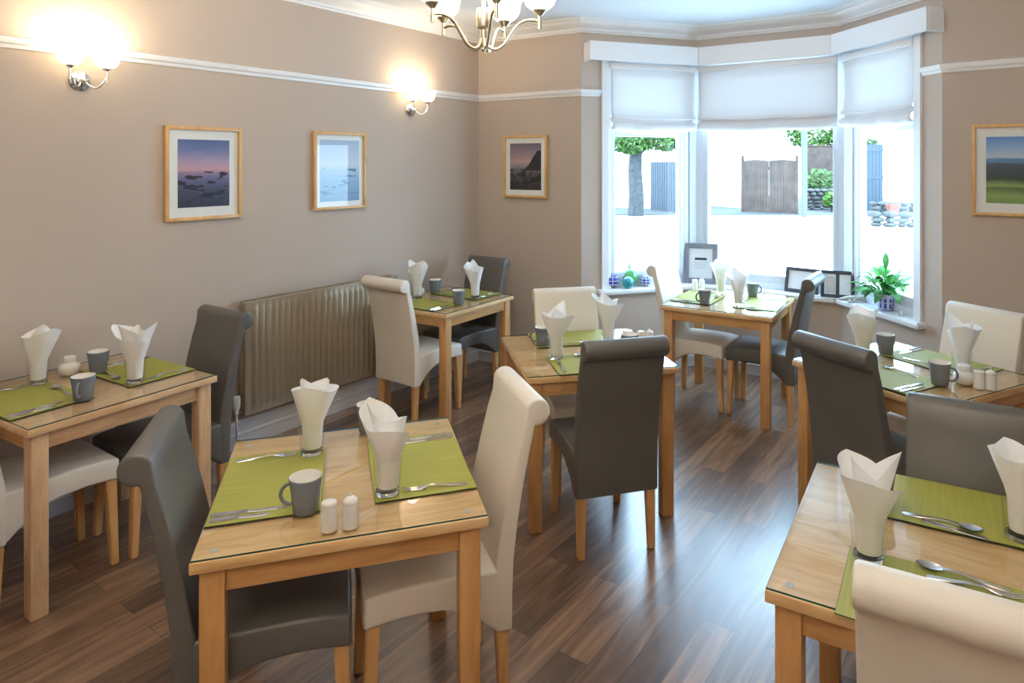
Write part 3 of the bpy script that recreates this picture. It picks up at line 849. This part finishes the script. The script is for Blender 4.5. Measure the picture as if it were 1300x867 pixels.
# ------------------------------------------------------------------ framed pictures
def picture(a, b, z0, z1, prm, label, mount=.05, side=1):
    d = (b-a).normalized(); L = (b-a).length
    t = thing('framed_picture', label, 'picture', (a.x, a.y, z0), math.atan2(d.y, d.x), 'oak framed landscape prints')
    H = z1-z0; w = .020; dp = .030
    bm = bmesh.new(); ring_frame(bm, 0, L, 0, H, w, -dp, -.001, .0015); fr = obj('frame', bm, 'frame', t, 30)
    bm = bmesh.new(); add_box(bm, w, L-w, -.012, -.004, w, H-w); obj('mount', bm, 'mount', t)
    bm = bmesh.new(); add_box(bm, w+mount, L-w-mount, -.0135, -.0122, w+mount*1.05, H-w-mount*1.05); obj('print', bm, prm, t)
    bm = bmesh.new(); add_box(bm, w, L-w, -.021, -.0185, w, H-w); obj('glazing', bm, 'glass', t)
    return t
wn = Vector((.824, -.567)); wd = CC.dot(wn)
def onwall(p, off=.003): return p-wn*(p.dot(wn)-wd-off)
dusk = mat_print('dusk shore print', [(0, (.03, .035, .07)), (.25, (.055, .065, .13)), (.42, (.15, .15, .30)), (.50, (.34, .24, .38)), (.56, (.62, .36, .42)), (.68, (.42, .33, .50)), (.85, (.16, .20, .42)), (1, (.08, .13, .32))], (.012, .012, .03), (.05, .54, .56), (4, 16), 1.3)
blue = mat_print('pale sea print', [(0, (.16, .30, .50)), (.3, (.25, .44, .66)), (.5, (.42, .58, .78)), (.6, (.62, .70, .82)), (1, (.40, .52, .76))], (.08, .20, .38), (.10, .55, .60), (4, 18), 4.1)
cove = mat_print('rocky cove print', [(0, (.03, .028, .03)), (.3, (.07, .065, .075)), (.42, (.16, .15, .18)), (.52, (.30, .26, .32)), (.60, (.55, .34, .34)), (.72, (.36, .26, .32)), (1, (.16, .13, .20))], (.012, .011, .013), (.0, .46, .50), (6, 10), 7.7, hill=((.018, .016, .018), .55, 1.05, .42))
green = mat_print('green links print', [(0, (.16, .28, .07)), (.12, (.26, .40, .12)), (.22, (.06, .13, .03)), (.26, (.28, .42, .13)), (.36, (.03, .06, .03)), (.45, (.025, .05, .06)), (.60, (.05, .08, .12)), (.61, (.08, .22, .44)), (.68, (.10, .28, .55)), (.69, (.55, .62, .78)), (.82, (.28, .48, .80)), (1, (.07, .24, .66))], None, None, (2, 3), 2.2)
picture(onwall(Vector((-2.205, 3.83))), onwall(Vector((-1.954, 4.215))), 1.447, 2.002, dusk, 'oak framed dusk seashore photograph, left of the two pictures on the lamp wall', .054)
picture(onwall(Vector((-1.654, 4.651))), onwall(Vector((-1.397, 5.023))), 1.455, 2.008, blue, 'oak framed pale blue sea photograph between the dusk picture and the corner', .035)
fd = (P1-CC).normalized(); fn = Vector((fd.y, -fd.x))
picture(CC+fd*.292+fn*.003, CC+fd*.742+fn*.003, 1.485, 2.025, cove, 'oak framed dark rocky cove photograph between the corner and the bay', .045)
rd = (R1-P4).normalized(); rn = Vector((rd.y, -rd.x))
picture(P4+rd*.165+rn*.003, P4+rd*.665+rn*.003, 1.462, 2.025, green, 'oak framed green links and blue sky picture right of the bay', .055)

# ------------------------------------------------------------------ lamps
def add_pt(name, loc, watts, col, rad=.03):
    l = bpy.data.lights.new(name, 'POINT'); l.energy = watts; l.color = col; l.shadow_soft_size = rad
    o = bpy.data.objects.new(name, l); C.objects.link(o); o.location = loc; return o
WARM = (1, .84, .64)
def shade_bm(sc=1., open_up=True):
    bm = bmesh.new()
    pr = [(.020, 0), (.034, .004), (.050, .018), (.058, .036), (.060, .052), (.064, .070), (.071, .088), (.0705, .0895), (.0625, .070), (.0585, .052), (.0565, .036), (.0485, .020), (.033, .0065), (.019, .003)]
    add_lathe(bm, [(r*sc, z*sc) for r, z in pr], 28); return bm
def lamp_parts(root, x, y, z, sc=1., name='shade'):
    s = obj(name, shade_bm(sc), 'shade', root, 50); s.location = (x, y, z)
    bm = bmesh.new(); add_lathe(bm, [(0, .012), (.010, .012), (.018, .030), (.020, .045), (.014, .060), (0, .066)], 16)
    b = obj('bulb', bm, 'bulb', s, 60)
    return s
def sconce(pos, label, watts):
    """two-light wall lamp; local x along the wall, -y into the room"""
    t = thing('wall_lamp', label, 'wall lamp', (pos.x, pos.y, 2.215), math.atan2(U.y, U.x), 'twin wall lamps on the left wall')
    bm = bmesh.new(); add_lathe(bm, [(0, 0), (.052, 0), (.052, .006), (.044, .014), (.026, .020), (.014, .030), (0, .032)], 28)
    p = obj('backplate', bm, 'chrome', t, 40); p.rotation_euler = (R(90), 0, 0); p.location = (0, -.001, 0)
    bm = bmesh.new(); add_lathe(bm, [(0, -.016), (.010, -.013), (.016, 0), (.010, .013), (0, .016)], 16)
    b = obj('knuckle', bm, 'chrome', t, 60); b.location = (0, -.045, 0)
    for s in (-1, 1):
        bm = bmesh.new(); pts = []
        for k in range(15):
            u = k/14; pts.append((s*(.012+.070*u), -.045-.065*math.sin(u*PI/2), -.012-.030*math.sin(u*2*PI*.55)+.018*u*u))
        add_tube(bm, pts, .0055, 8); e = pts[-1]
        add_tube(bm, [(e[0], e[1], e[2]-.022), (e[0], e[1], e[2]+.035)], .0062, 10)
        obj('arm', bm, 'chrome', t, 60)
        bm = bmesh.new(); add_lathe(bm, [(0, 0), (.009, 0), (.022, .012), (.022, .016), (0, .016)], 20)
        c = obj('cup', bm, 'chrome', t, 40); c.location = (e[0], e[1], e[2]+.035)
        lamp_parts(t, e[0], e[1], e[2]+.050, 1.0)
        w = t.matrix_basis @ Vector((e[0], e[1], e[2]+.050+.095))
        add_pt('sconce_light', w, watts, (1, .80, .56), .04)
def wallpt(px_, n=.0):   # point of the left wall seen in pixel column px_
    k = (px_-701)/852; y = wd/(wn.x*k+wn.y); p = Vector((k*y, y)); return p+wn*n
sconce(wallpt(101), 'twin-shade chrome wall lamp above and left of the dusk seashore picture', 3.6)
sconce(wallpt(521), 'twin-shade chrome wall lamp near the far left corner, above the pale sea picture', 2.2)

def chandelier(x, y, label, rot, watts):
    t = thing('chandelier', label, 'chandelier', (x, y, 2.228), rot, 'ceiling chandeliers')
    bm = bmesh.new(); add_lathe(bm, [(0, -.012), (.006, -.010), (.010, -.002), (.007, .006), (.012, .016), (.012, .075), (.026, .080), (.029, .086), (.029, .150), (.026, .156), (.008, .160), (.008, .70), (.045, .705), (.055, .735), (0, .742)], 24)
    obj('stem', bm, 'nickel', t, 40)
    for k in range(5):
        a = 2*PI*k/5; ca, sa = math.cos(a), math.sin(a)
        bm = bmesh.new(); pts = []
        rz = [(.010, .040), (.016, .016), (.030, .002), (.052, .000), (.078, .016), (.100, .048), (.124, .084), (.152, .106), (.185, .112), (.212, .108)]
        for i in range(len(rz)-1):
            for s in range(3):
                u = s/3; p0 = rz[max(i-1, 0)]; p1 = rz[i]; p2 = rz[i+1]; p3 = rz[min(i+2, len(rz)-1)]
                q = [.5*((2*p1[c])+(-p0[c]+p2[c])*u+(2*p0[c]-5*p1[c]+4*p2[c]-p3[c])*u*u+(-p0[c]+3*p1[c]-3*p2[c]+p3[c])*u**3) for c in (0, 1)]
                pts.append((q[0]*ca, q[0]*sa, q[1]))
        pts.append((.217*ca, .217*sa, .107))
        add_tube(bm, pts, .0062, 10); add_tube(bm, [(.217*ca, .217*sa, .076), (.217*ca, .217*sa, .140)], .0075, 10)
        obj('arm', bm, 'nickel', t, 60)
        bm = bmesh.new(); add_lathe(bm, [(.007, .126), (.012, .130), (.026, .146), (.027, .150), (0, .150)], 20, .217*ca, .217*sa); obj('cup', bm, 'nickel', t, 40)
        lamp_parts(t, .217*ca, .217*sa, .1505, 1.08)
        w = t.matrix_basis @ Vector((.217*ca, .217*sa, .1505+.105))
        add_pt('chandelier_light', w, watts, (1, .88, .73), .05)
    return t
chandelier(-.2655, 2.60, 'five-arm brass chandelier with white bell shades hanging from the ceiling', 0, 11.)
chandelier(-.35, -.10, 'added five-arm brass chandelier, unseen fill light for the near end of the room', .4, 30.)  # fixture and its lamps added behind the camera to brighten the near half

# ------------------------------------------------------------------ things on the window sill
def sill_pt(i, t, n):   # segment index, fraction, distance outwards from the wall face
    P = [P1, P2, P3, P4]; d = (P[i+1]-P[i]).normalized(); return lerp(P[i], P[i+1], t)+Vector((-d.y, d.x))*n
def ico(bm, r, c=(0, 0, 0), sub=3, sq=1.):
    vs = bmesh.ops.create_icosphere(bm, subdivisions=sub, radius=r)['verts']
    for v in vs: v.co = Vector((v.co.x+c[0], v.co.y+c[1], v.co.z*sq+c[2]))
    return vs
def netted(bm, r, n=7):
    for k in range(n):
        a = PI*k/n
        add_tube(bm, [(r*1.02*math.cos(u*2*PI/24)*math.cos(a), r*1.02*math.cos(u*2*PI/24)*math.sin(a), r+r*1.02*math.sin(u*2*PI/24)) for u in range(25)], .0042, 5)
    for z in (-.5, 0, .5):
        q = math.sqrt(1-z*z)*r*1.02
        add_tube(bm, [(q*math.cos(u*2*PI/24), q*math.sin(u*2*PI/24), r+r*z) for u in range(25)], .0042, 5)
def float_ball(p, r, mat, label, net=True, top=False):
    t = thing('glass_float', label, 'glass float', (p.x, p.y, SILL), 0, 'glass fishing floats on the sill')
    bm = bmesh.new(); ico(bm, r, (0, 0, r)); obj('ball', bm, mat, t, 80)
    if net:
        bm = bmesh.new(); netted(bm, r, 4); obj('net', bm, 'rope', t, 60)
    if top:
        bm = bmesh.new(); add_lathe(bm, [(.016, 2*r-.004), (.014, 2*r+.004), (.009, 2*r+.010), (.008, 2*r+.045), (0, 2*r+.047)], 14); obj('stopper', bm, 'glass_green', t, 40)
float_ball(sill_pt(0, .275, .045), .062, 'glass_blue', 'cobalt blue glass float in a rope net, beside the left window casing')
float_ball(sill_pt(0, .435, .075), .078, 'glass_green', 'large green glass float with a stopper on the left sill', False, True)
float_ball(sill_pt(0, .375, -.035), .050, 'glass_teal', 'turquoise glass float in front of the green one', False)
float_ball(sill_pt(0, .540, .0), .046, 'glass_blue', 'small cobalt blue netted glass float right of the green one')

def easel_frame(name, p, face, w, h, lean, mat, label, content, bw=.035):
    t = thing(name, label, 'photo frame', (p.x, p.y, SILL+.0005), math.atan2(face.y, face.x)+PI/2)
    tilt = (R(-lean), 0, 0)
    bm = bmesh.new(); ring_frame(bm, -w/2, w/2, .004, h, bw, -.010, .010, .003); obj('frame', bm, mat, t, 30, rot=tilt)
    bm = bmesh.new(); add_box(bm, -w/2+bw, w/2-bw, .000, .008, bw, h-bw); pg = obj('sheet', bm, 'paper', t, rot=tilt)
    content(pg, w, h, bw)
    bm = bmesh.new(); add_box(bm, -.02, .02, .0, .004, 0, h*.70); st = obj('stand', bm, 'ink', t); st.location = (0, .024+h*.70*math.sin(R(lean+16)), .003); st.rotation_euler = (R(16), 0, 0)
    return t
def notice(pg, w, h, bw):
    bm = bmesh.new(); add_box(bm, -.052, .052, -.0012, 0, h*.585, h*.645); k = obj('heading', bm, 'ink', pg)
    bm = bmesh.new()
    for i in range(5): add_box(bm, -.040+i*.017, -.028+i*.017, -.0018, -.0012, h*.603, h*.627)
    obj('lettering', bm, 'ink_light', k) if False else None
    bm.free()
    bm = bmesh.new()
    for i, l in enumerate((.07, .055, .065, .04)): add_box(bm, -l, l, -.0010, 0, h*(.52-.045*i), h*(.532-.045*i))
    obj('text_lines', bm, 'ink_light', pg)
def snapshot(pg, w, h, bw):
    bm = bmesh.new(); add_box(bm, -w*.24, w*.24, -.001, 0, h*.30, h*.72); obj('text_lines', bm, 'ink_light', pg) if False else bm.free()
def two_photos(pg, w, h, bw):
    bm = bmesh.new(); add_box(bm, -.012, .014, -.001, 0, bw, h-bw); obj('divider', bm, 'dark_frame', pg)
    bm = bmesh.new(); add_box(bm, -w/2+bw+.012, -.014, -.001, 0, bw+.012, h-bw-.02); obj('photo', bm, 'drift', pg)
easel_frame('notice_frame', sill_pt(1, .04, -.030), Vector((-.28, -.96)), .292, .352, 7, 'grey_frame', 'grey framed notice with a dark heading bar leaning in the bay corner', notice, .045)
easel_frame('photo_frame', sill_pt(1, .745, -.005), Vector((-.62, -.78)), .27, .205, 14, 'dark_frame', 'dark photo frame with a pale sheet, partly behind the charcoal chair in the bay', snapshot, .026)
easel_frame('photo_frame', P3+Vector((-.052, -.052)), Vector((-.42, -.90)), .245, .215, 13, 'dark_frame', 'dark two-photo frame at the right end of the middle sill', two_photos, .026)

# potted plant
pp = sill_pt(2, .475, .015)
t = thing('potted_plant', 'leafy green plant in a blue and white pot on the right sill', 'plant', (pp.x, pp.y, SILL+.0005))
bm = bmesh.new(); add_lathe(bm, [(0, 0), (.042, 0), (.046, .006), (.052, .105), (.055, .118), (.050, .118), (.047, .100), (0, .098)], 28); po_ = obj('pot', bm, 'pot', t, 40)
bm = bmesh.new()
for k in range(9):
    a = 2*PI*k/9
    for z0, z1 in ((.018, .055), (.062, .088)):
        r0 = .0475+z0*.057; r1 = .0475+z1*.057; w = .20
        q = [(r0*math.cos(a-w), r0*math.sin(a-w), z0), (r0*math.cos(a+w), r0*math.sin(a+w), z0), (r1*math.cos(a+w*.6), r1*math.sin(a+w*.6), z1), (r1*math.cos(a-w*.6), r1*math.sin(a-w*.6), z1)]
        bm.faces.new([bm.verts.new(v) for v in q])
add_lathe(bm, [(.0468, .004), (.0480, .010), (.0484, .010), (.0472, .004)], 28)
obj('pattern', bm, 'pot_blue', po_)
bm = bmesh.new(); add_lathe(bm, [(0, .1000), (.046, .1000), (0, .1012)], 20); obj('soil', bm, 'soil', po_)
bm = bmesh.new(); rnd = random.Random(5)
def leaf(bm, base, az, elev, ln, wd_, stem, droop):
    d = Vector((math.cos(az)*math.cos(elev), math.sin(az)*math.cos(elev), math.sin(elev)))
    side = Vector((-math.sin(az), math.cos(az), 0)); tip = base+d*stem
    add_tube(bm, [base, base+d*stem*.5+Vector((0, 0, .01)), tip], .0038, 6, 1)
    n = 7; L, Rr, Mm = [], [], []
    for i in range(n+1):
        u = i/n; e = elev-droop*u; dd = Vector((math.cos(az)*math.cos(e), math.sin(az)*math.cos(e), math.sin(e)))
        c = tip if i == 0 else c+dd*(ln/n)
        w = wd_*math.sin(PI*min(1, u*.96+.04))**.8*(1-.25*u); up = Vector((0, 0, 1))*w*.25
        Mm.append(bm.verts.new(c)); L.append(bm.verts.new(c+side*w+up)); Rr.append(bm.verts.new(c-side*w+up))
    for i in range(n):
        bm.faces.new([L[i], Mm[i], Mm[i+1], L[i+1]]); bm.faces.new([Mm[i], Rr[i], Rr[i+1], Mm[i+1]])
for k in range(56):
    az = rnd.uniform(0, 2*PI); el = R(rnd.uniform(5, 75)); st = rnd.uniform(.05, .19)
    leaf(bm, Vector((.02*math.cos(az), .02*math.sin(az), .10)), az, el, rnd.uniform(.10, .145), rnd.uniform(.026, .036), st*.85, R(rnd.uniform(40, 110)))
cam_side = math.atan2(-pp.y, -pp.x)
for az, el, ln, st in ((cam_side+1.75+PI, 62, .13, .22), (cam_side+1.4, 50, .14, .24), (cam_side+PI, 80, .15, .19), (cam_side-.4, 35, .14, .08), (cam_side-.9, 30, .13, .09)):
    leaf(bm, Vector((0, 0, .10)), az, R(el), ln, .024, st, R(50 if el > 40 else 95))
obj('foliage', bm, ['leaf', 'leaf'], t, 70)

# small sill ornaments
p = sill_pt(2, .185, -.015); bm = bmesh.new()
add_tube(bm, [(-.12, .0, .016), (-.06, .004, .024), (0, -.004, .030), (.06, .004, .022), (.10, .0, .014)], lambda u: .008+.014*math.sin(PI*u), 10)
add_tube(bm, [(-.02, -.03, .012), (0, -.01, .03), (.015, .02, .052)], .009, 8)
add_tube(bm, [(-.05, -.045, .009), (-.04, 0, .02)], .008, 8)
o = obj('driftwood', bm, 'drift', smooth=50); o.location = (p.x, p.y, SILL+.001); o.rotation_euler = (0, 0, R(-10)); tag(o, 'pale driftwood pieces on the corner of the right sill', 'ornament')
p = sill_pt(2, .66, -.01); bm = bmesh.new(); add_lathe(bm, [(0, 0), (.014, 0), (.016, .006), (.010, .014), (.013, .022), (.008, .032), (0, .034)], 16)
o = obj('ornament', bm, 'chrome', smooth=50); o.location = (p.x, p.y, SILL+.0005); tag(o, 'tiny silver ornament on the right sill in front of the plant', 'ornament')

# ------------------------------------------------------------------ outdoors across the road
GZ = -.30
E_ = {}
E_['road'] = plain('pale concrete road', (.62, .61, .59), .9, vary=.05, vscale=.8)
E_['bark'] = plain('bark', (.042, .042, .042), .95, bump=.6, bscale=5, vary=.35, vscale=7)
E_['green'] = plain('tree leaves', (.060, .115, .022), .7, vary=.4, vscale=2.5)
E_['green2'] = plain('bright leaves', (.075, .16, .018), .7, vary=.4, vscale=2.5)
E_['render'] = plain('white render', (.80, .79, .77), .9)
E_['gate'] = plain('weathered boards', (.075, .048, .036), .85, vary=.3, vscale=3)
E_['grey'] = plain('grey metal gate', (.085, .095, .11), .6)
E_['pole'] = plain('grey pole', (.10, .10, .10), .8)
E_['stone'] = plain('grey stone', (.075, .073, .068), .95, vary=.35, vscale=3)
E_['bluegate'] = plain('slate blue gate', (.042, .057, .077), .7)
M.update(E_)
def W(px_, Y): return Vector(((px_-701)/852*Y, Y))
def turned(a, b): return math.atan2((b-a).y, (b-a).x)
bm = bmesh.new(); add_prism(bm, [Vector((-14, 9)), Vector((34, 9)), Vector((34, 44)), Vector((-14, 44))], GZ-.2, GZ)
struct(obj('ground_outside', bm, 'road'))
def outwall(px0, Y0, px1, Y1, h, mat, label, name='boundary_wall', th=.25):
    a, b = W(px0, Y0), W(px1, Y1); L = (b-a).length
    bm = bmesh.new(); add_box(bm, 0, L, 0, th, 0, h, .02); add_box(bm, -.02, L+.02, -.04, th+.04, h, h+.07, .015)
    o = obj(name, bm, mat, smooth=30); o.location = (a.x, a.y, GZ); o.rotation_euler = (0, 0, turned(a, b)); tag(o, label, 'wall'); return o
outwall(770, 31, 826, 30, 2.2, 'render', 'white rendered wall behind the street tree')
outwall(868, 33.5, 938, 30.5, 6.0, 'render', 'tall white house wall left of the brown garden gates', 'house_wall', .4)
outwall(1122, 30, 1185, 29, 5.5, 'render', 'white house wall seen through the right window', 'house_wall', .4)
outwall(1020, 33, 1075, 33, 2.9, 'gate', 'brown board fence behind the stone bank', 'board_fence', .1)
# ribbed grey garage gate
a, b = W(826, 29.5), W(872, 28); L = (b-a).length
t = thing('garage_gate', 'grey metal garage gate behind the street tree', 'gate', (a.x, a.y, GZ), turned(a, b))
for k in range(2):
    bm = bmesh.new(); add_box(bm, k*L/2, (k+1)*L/2-.03, 0, .05, .03, 2.15)
    for i in range(9): add_box(bm, k*L/2+.04+i*(L/2-.08)/9, k*L/2+.08+i*(L/2-.08)/9, -.03, 0, .05, 2.12)
    obj('gate_leaf', bm, 'grey', t)
# brown double garden gates
a, b = W(941, 28.2), W(1013, 27); L = (b-a).length
t = thing('garden_gate', 'brown weathered double board gates across the road', 'gate', (a.x, a.y, GZ), turned(a, b))
for k in range(2):
    bm = bmesh.new(); n = 9; x0 = .10+k*(L-.20)/2; w = ((L-.20)/2-.004)/n
    for i in range(n): add_box(bm, x0+i*w, x0+(i+1)*w-.004, 0, .03, .05, 2.18+.05*math.sin(PI*(i+.5)/n), .004)
    add_box(bm, x0, x0+n*w-.012, .012, .028, .06, 2.14)
    add_box(bm, x0, x0+n*w, .031, .07, .3, .42); add_box(bm, x0, x0+n*w, .031, .07, 1.8, 1.92)
    obj('gate_leaf', bm, 'gate', t)
for x in (0, L-.10):
    bm = bmesh.new(); add_box(bm, x, x+.10, -.02, .10, 0, 2.4, .01); obj('gate_post', bm, 'gate', t)
p = W(1021, 26.0); bm = bmesh.new(); add_tube(bm, [(0, 0, 0), (0, 0, 3.5), (0, 0, 7)], .12, 14)
o = obj('utility_pole', bm, 'pole', smooth=50); o.location = (p.x, p.y, GZ); tag(o, 'grey utility pole right of the brown gates', 'pole')
# slate blue gate, right window
a, b = W(1094, 29), W(1121, 29); L = (b-a).length
t = thing('driveway_gate', 'slate blue gate seen through the right window', 'gate', (a.x, a.y, GZ), turned(a, b))
bm = bmesh.new()
for i in range(6): add_box(bm, i*L/6, (i+1)*L/6-.01, 0, .05, .05, 2.9)
obj('gate_leaf', bm, 'bluegate', t)
bm = bmesh.new(); add_box(bm, -.05, L+.02, -.02, -.001, 1.4, 1.55); add_box(bm, -.05, L+.02, -.02, -.001, 2.6, 2.75); obj('gate_rail', bm, 'bluegate', t)
def leaf_cloud(bm, c, rad, n, s, rnd):
    for _ in range(n):
        v = Vector((rnd.gauss(0, 1), rnd.gauss(0, 1), rnd.gauss(0, 1))).normalized()*rnd.uniform(.35, 1)**.5
        p = Vector((c[0]+v.x*rad[0], c[1]+v.y*rad[1], c[2]+v.z*rad[2]))
        a = Vector((rnd.gauss(0, 1), rnd.gauss(0, 1), rnd.gauss(0, 1))).normalized(); b = a.orthogonal().normalized(); q = s*rnd.uniform(.6, 1.3)
        bm.faces.new([bm.verts.new(p+a*q), bm.verts.new(p+b*q*.6), bm.verts.new(p-a*q), bm.verts.new(p-b*q*.6)])
rnd = random.Random(3)
p = W(807, 26.5)
t = thing('street_tree', 'street tree with a thick grey trunk outside the left window', 'tree', (p.x, p.y, GZ))
bm = bmesh.new(); add_tube(bm, [(0, 0, 0), (.02, 0, .8), (-.03, 0, 1.8), (.02, 0, 2.8), (.1, 0, 4.2)], lambda u: .32-.10*u, 14)
for az in (0, 2, 4): add_tube(bm, [(0, 0, 2.3), (.7*math.cos(az), .7*math.sin(az), 3.1), (1.4*math.cos(az), 1.4*math.sin(az), 4)], .10, 8)
obj('trunk', bm, 'bark', t, 50)
bm = bmesh.new()
for c, r in (((.0, 0, 3.9), (2.3, 2.0, 1.1)), ((1.0, -.3, 3.0), (1.1, .9, .45)), ((-.3, -.5, 2.85), (.8, .6, .40)), ((1.5, .2, 3.2), (.8, .8, .5))): leaf_cloud(bm, c, r, 520, .13, rnd)
obj('foliage', bm, 'green', t)
def shrub(name, px_, Y, z, blobs, mat, label, cat='shrub', s=.10, trunk=True):
    p = W(px_, Y); t = thing(name, label, cat, (p.x, p.y, GZ))
    if trunk:
        bm = bmesh.new(); add_tube(bm, [(0, 0, 0), (.03, 0, z*.5), (0, 0, z)], .06, 8); obj('trunk', bm, 'bark', t, 50)
    bm = bmesh.new()
    for c, r, n in blobs: leaf_cloud(bm, c, r, n, s, rnd)
    obj('foliage', bm, mat, t)
shrub('garden_tree', 1035, 34.5, 3.0, [((0, 0, 3.9), (1.7, 1.0, 1.2), 1500), ((1.2, 0, 3.3), (.8, .8, .6), 500)], 'green2', 'bright green tree over the brown fence beyond the gates', 'tree', .13)
shrub('garden_shrub', 1040, 30.6, .6, [((0, 0, 1.3), (.75, .5, .55), 460)], 'green', 'low shrub on the stone bank right of the pole')
shrub('garden_shrub', 1056, 28.2, .3, [((0, 0, .55), (.35, .35, .35), 260)], 'green2', 'small bright plant in front of the stone bank')
shrub('climbing_plant', 1104, 29.9, 2.6, [((-.1, 0, 2.95), (.45, .22, .25), 260)], 'green', 'climbing plant along the top of the slate blue gate')
def rubble(px0, Y0, px1, Y1, h, label):
    a, b = W(px0, Y0), W(px1, Y1); L = (b-a).length; bm = bmesh.new(); r2 = random.Random(int(px0*3+Y0)); z = 0.
    while z < h:
        x = -r2.uniform(0, .2); hh = r2.uniform(.14, .24)
        while x < L:
            w_ = r2.uniform(.22, .5); vs = ico(bm, .5, (0, 0, 0), 2)
            for v in vs: v.co = Vector((x+w_/2+v.co.x*w_*1.02*r2.uniform(.92, 1.08), .2+v.co.y*.42, z+hh/2+v.co.z*hh*1.1*r2.uniform(.92, 1.08)))
            x += w_
        z += hh*.92
    for v in bm.verts: v.co.z = max(0, v.co.z)
    o = obj('rubble_wall', bm, 'stone', smooth=40); o.location = (a.x, a.y, GZ); o.rotation_euler = (0, 0, turned(a, b)); tag(o, label, 'stone wall')
rubble(1027, 29.2, 1078, 29.2, .95, 'rough stone bank right of the utility pole outside')
rubble(1112, 26.6, 1162, 26.4, .50, 'low rubble wall below the white house wall outside')
rubble(1108, 22.0, 1160, 21.6, .45, 'low roadside rubble wall seen above the potted plant')
p = W(1128, 26.3); bm = bmesh.new(); add_lathe(bm, [(0, 0), (.16, 0), (.24, .42), (.27, .42), (.27, .50), (.22, .50), (.20, .40), (0, .38)], 20)
o = obj('garden_pot', bm, plain('terracotta', (.17, .055, .03), .8), smooth=40); o.location = (p.x, p.y-.35, GZ); tag(o, 'terracotta garden pot in front of the far rubble wall', 'plant pot')
bm = bmesh.new(); add_prism(bm, [W(740, 26.9), W(1200, 26.9), W(1200, 40), W(740, 40)], GZ-.1, GZ+.04); struct(obj('pavement_outside', bm, plain('pavement', (.062, .062, .062), .9, vary=.15)))

# ------------------------------------------------------------------ daylight
w = bpy.data.worlds.new('World'); bpy.context.scene.world = w; w.use_nodes = True
bg = w.node_tree.nodes['Background']
bg.inputs['Color'].default_value = (.50, .745, 1.0, 1); bg.inputs['Strength'].default_value = 11.
for a, b in ((Q1, Q2), (Q2, Q3), (Q3, Q4)):
    d = (b-a).normalized(); n = Vector((-d.y, d.x)); m = (a+b)/2+n*.12
    l = bpy.data.lights.new('window_portal', 'AREA'); l.shape = 'RECTANGLE'; l.size = (b-a).length; l.size_y = HEAD-SILL
    l.cycles.is_portal = True
    o = bpy.data.objects.new('window_portal', l); C.objects.link(o); o.location = (m.x, m.y, (HEAD+SILL)/2)
    o.rotation_euler = Vector((-n.x, -n.y, 0)).to_track_quat('-Z', 'Y').to_euler()

# ------------------------------------------------------------------ camera and view
cam = bpy.data.cameras.new('Camera'); co = bpy.data.objects.new('Camera', cam); C.objects.link(co)
co.location = (0, 0, 1.786); co.rotation_euler = (R(90), 0, 0)
cam.sensor_width = 36; cam.lens = 852/1300*36; cam.shift_x = (650-701)/1300; cam.shift_y = (207-433.5)/1300
cam.clip_start = .05
sc = bpy.context.scene; sc.camera = co
vs = sc.view_settings; vs.view_transform = 'Standard'; vs.look = 'None'; vs.gamma = 1; vs.use_curve_mapping = False; vs.exposure = 0.45
cy = sc.cycles
cy.max_bounces = 10; cy.diffuse_bounces = 6; cy.glossy_bounces = 4; cy.transparent_max_bounces = 24; cy.transmission_bounces = 8
cy.sample_clamp_indirect = 6; cy.caustics_reflective = False; cy.caustics_refractive = False
cy.use_denoising = True
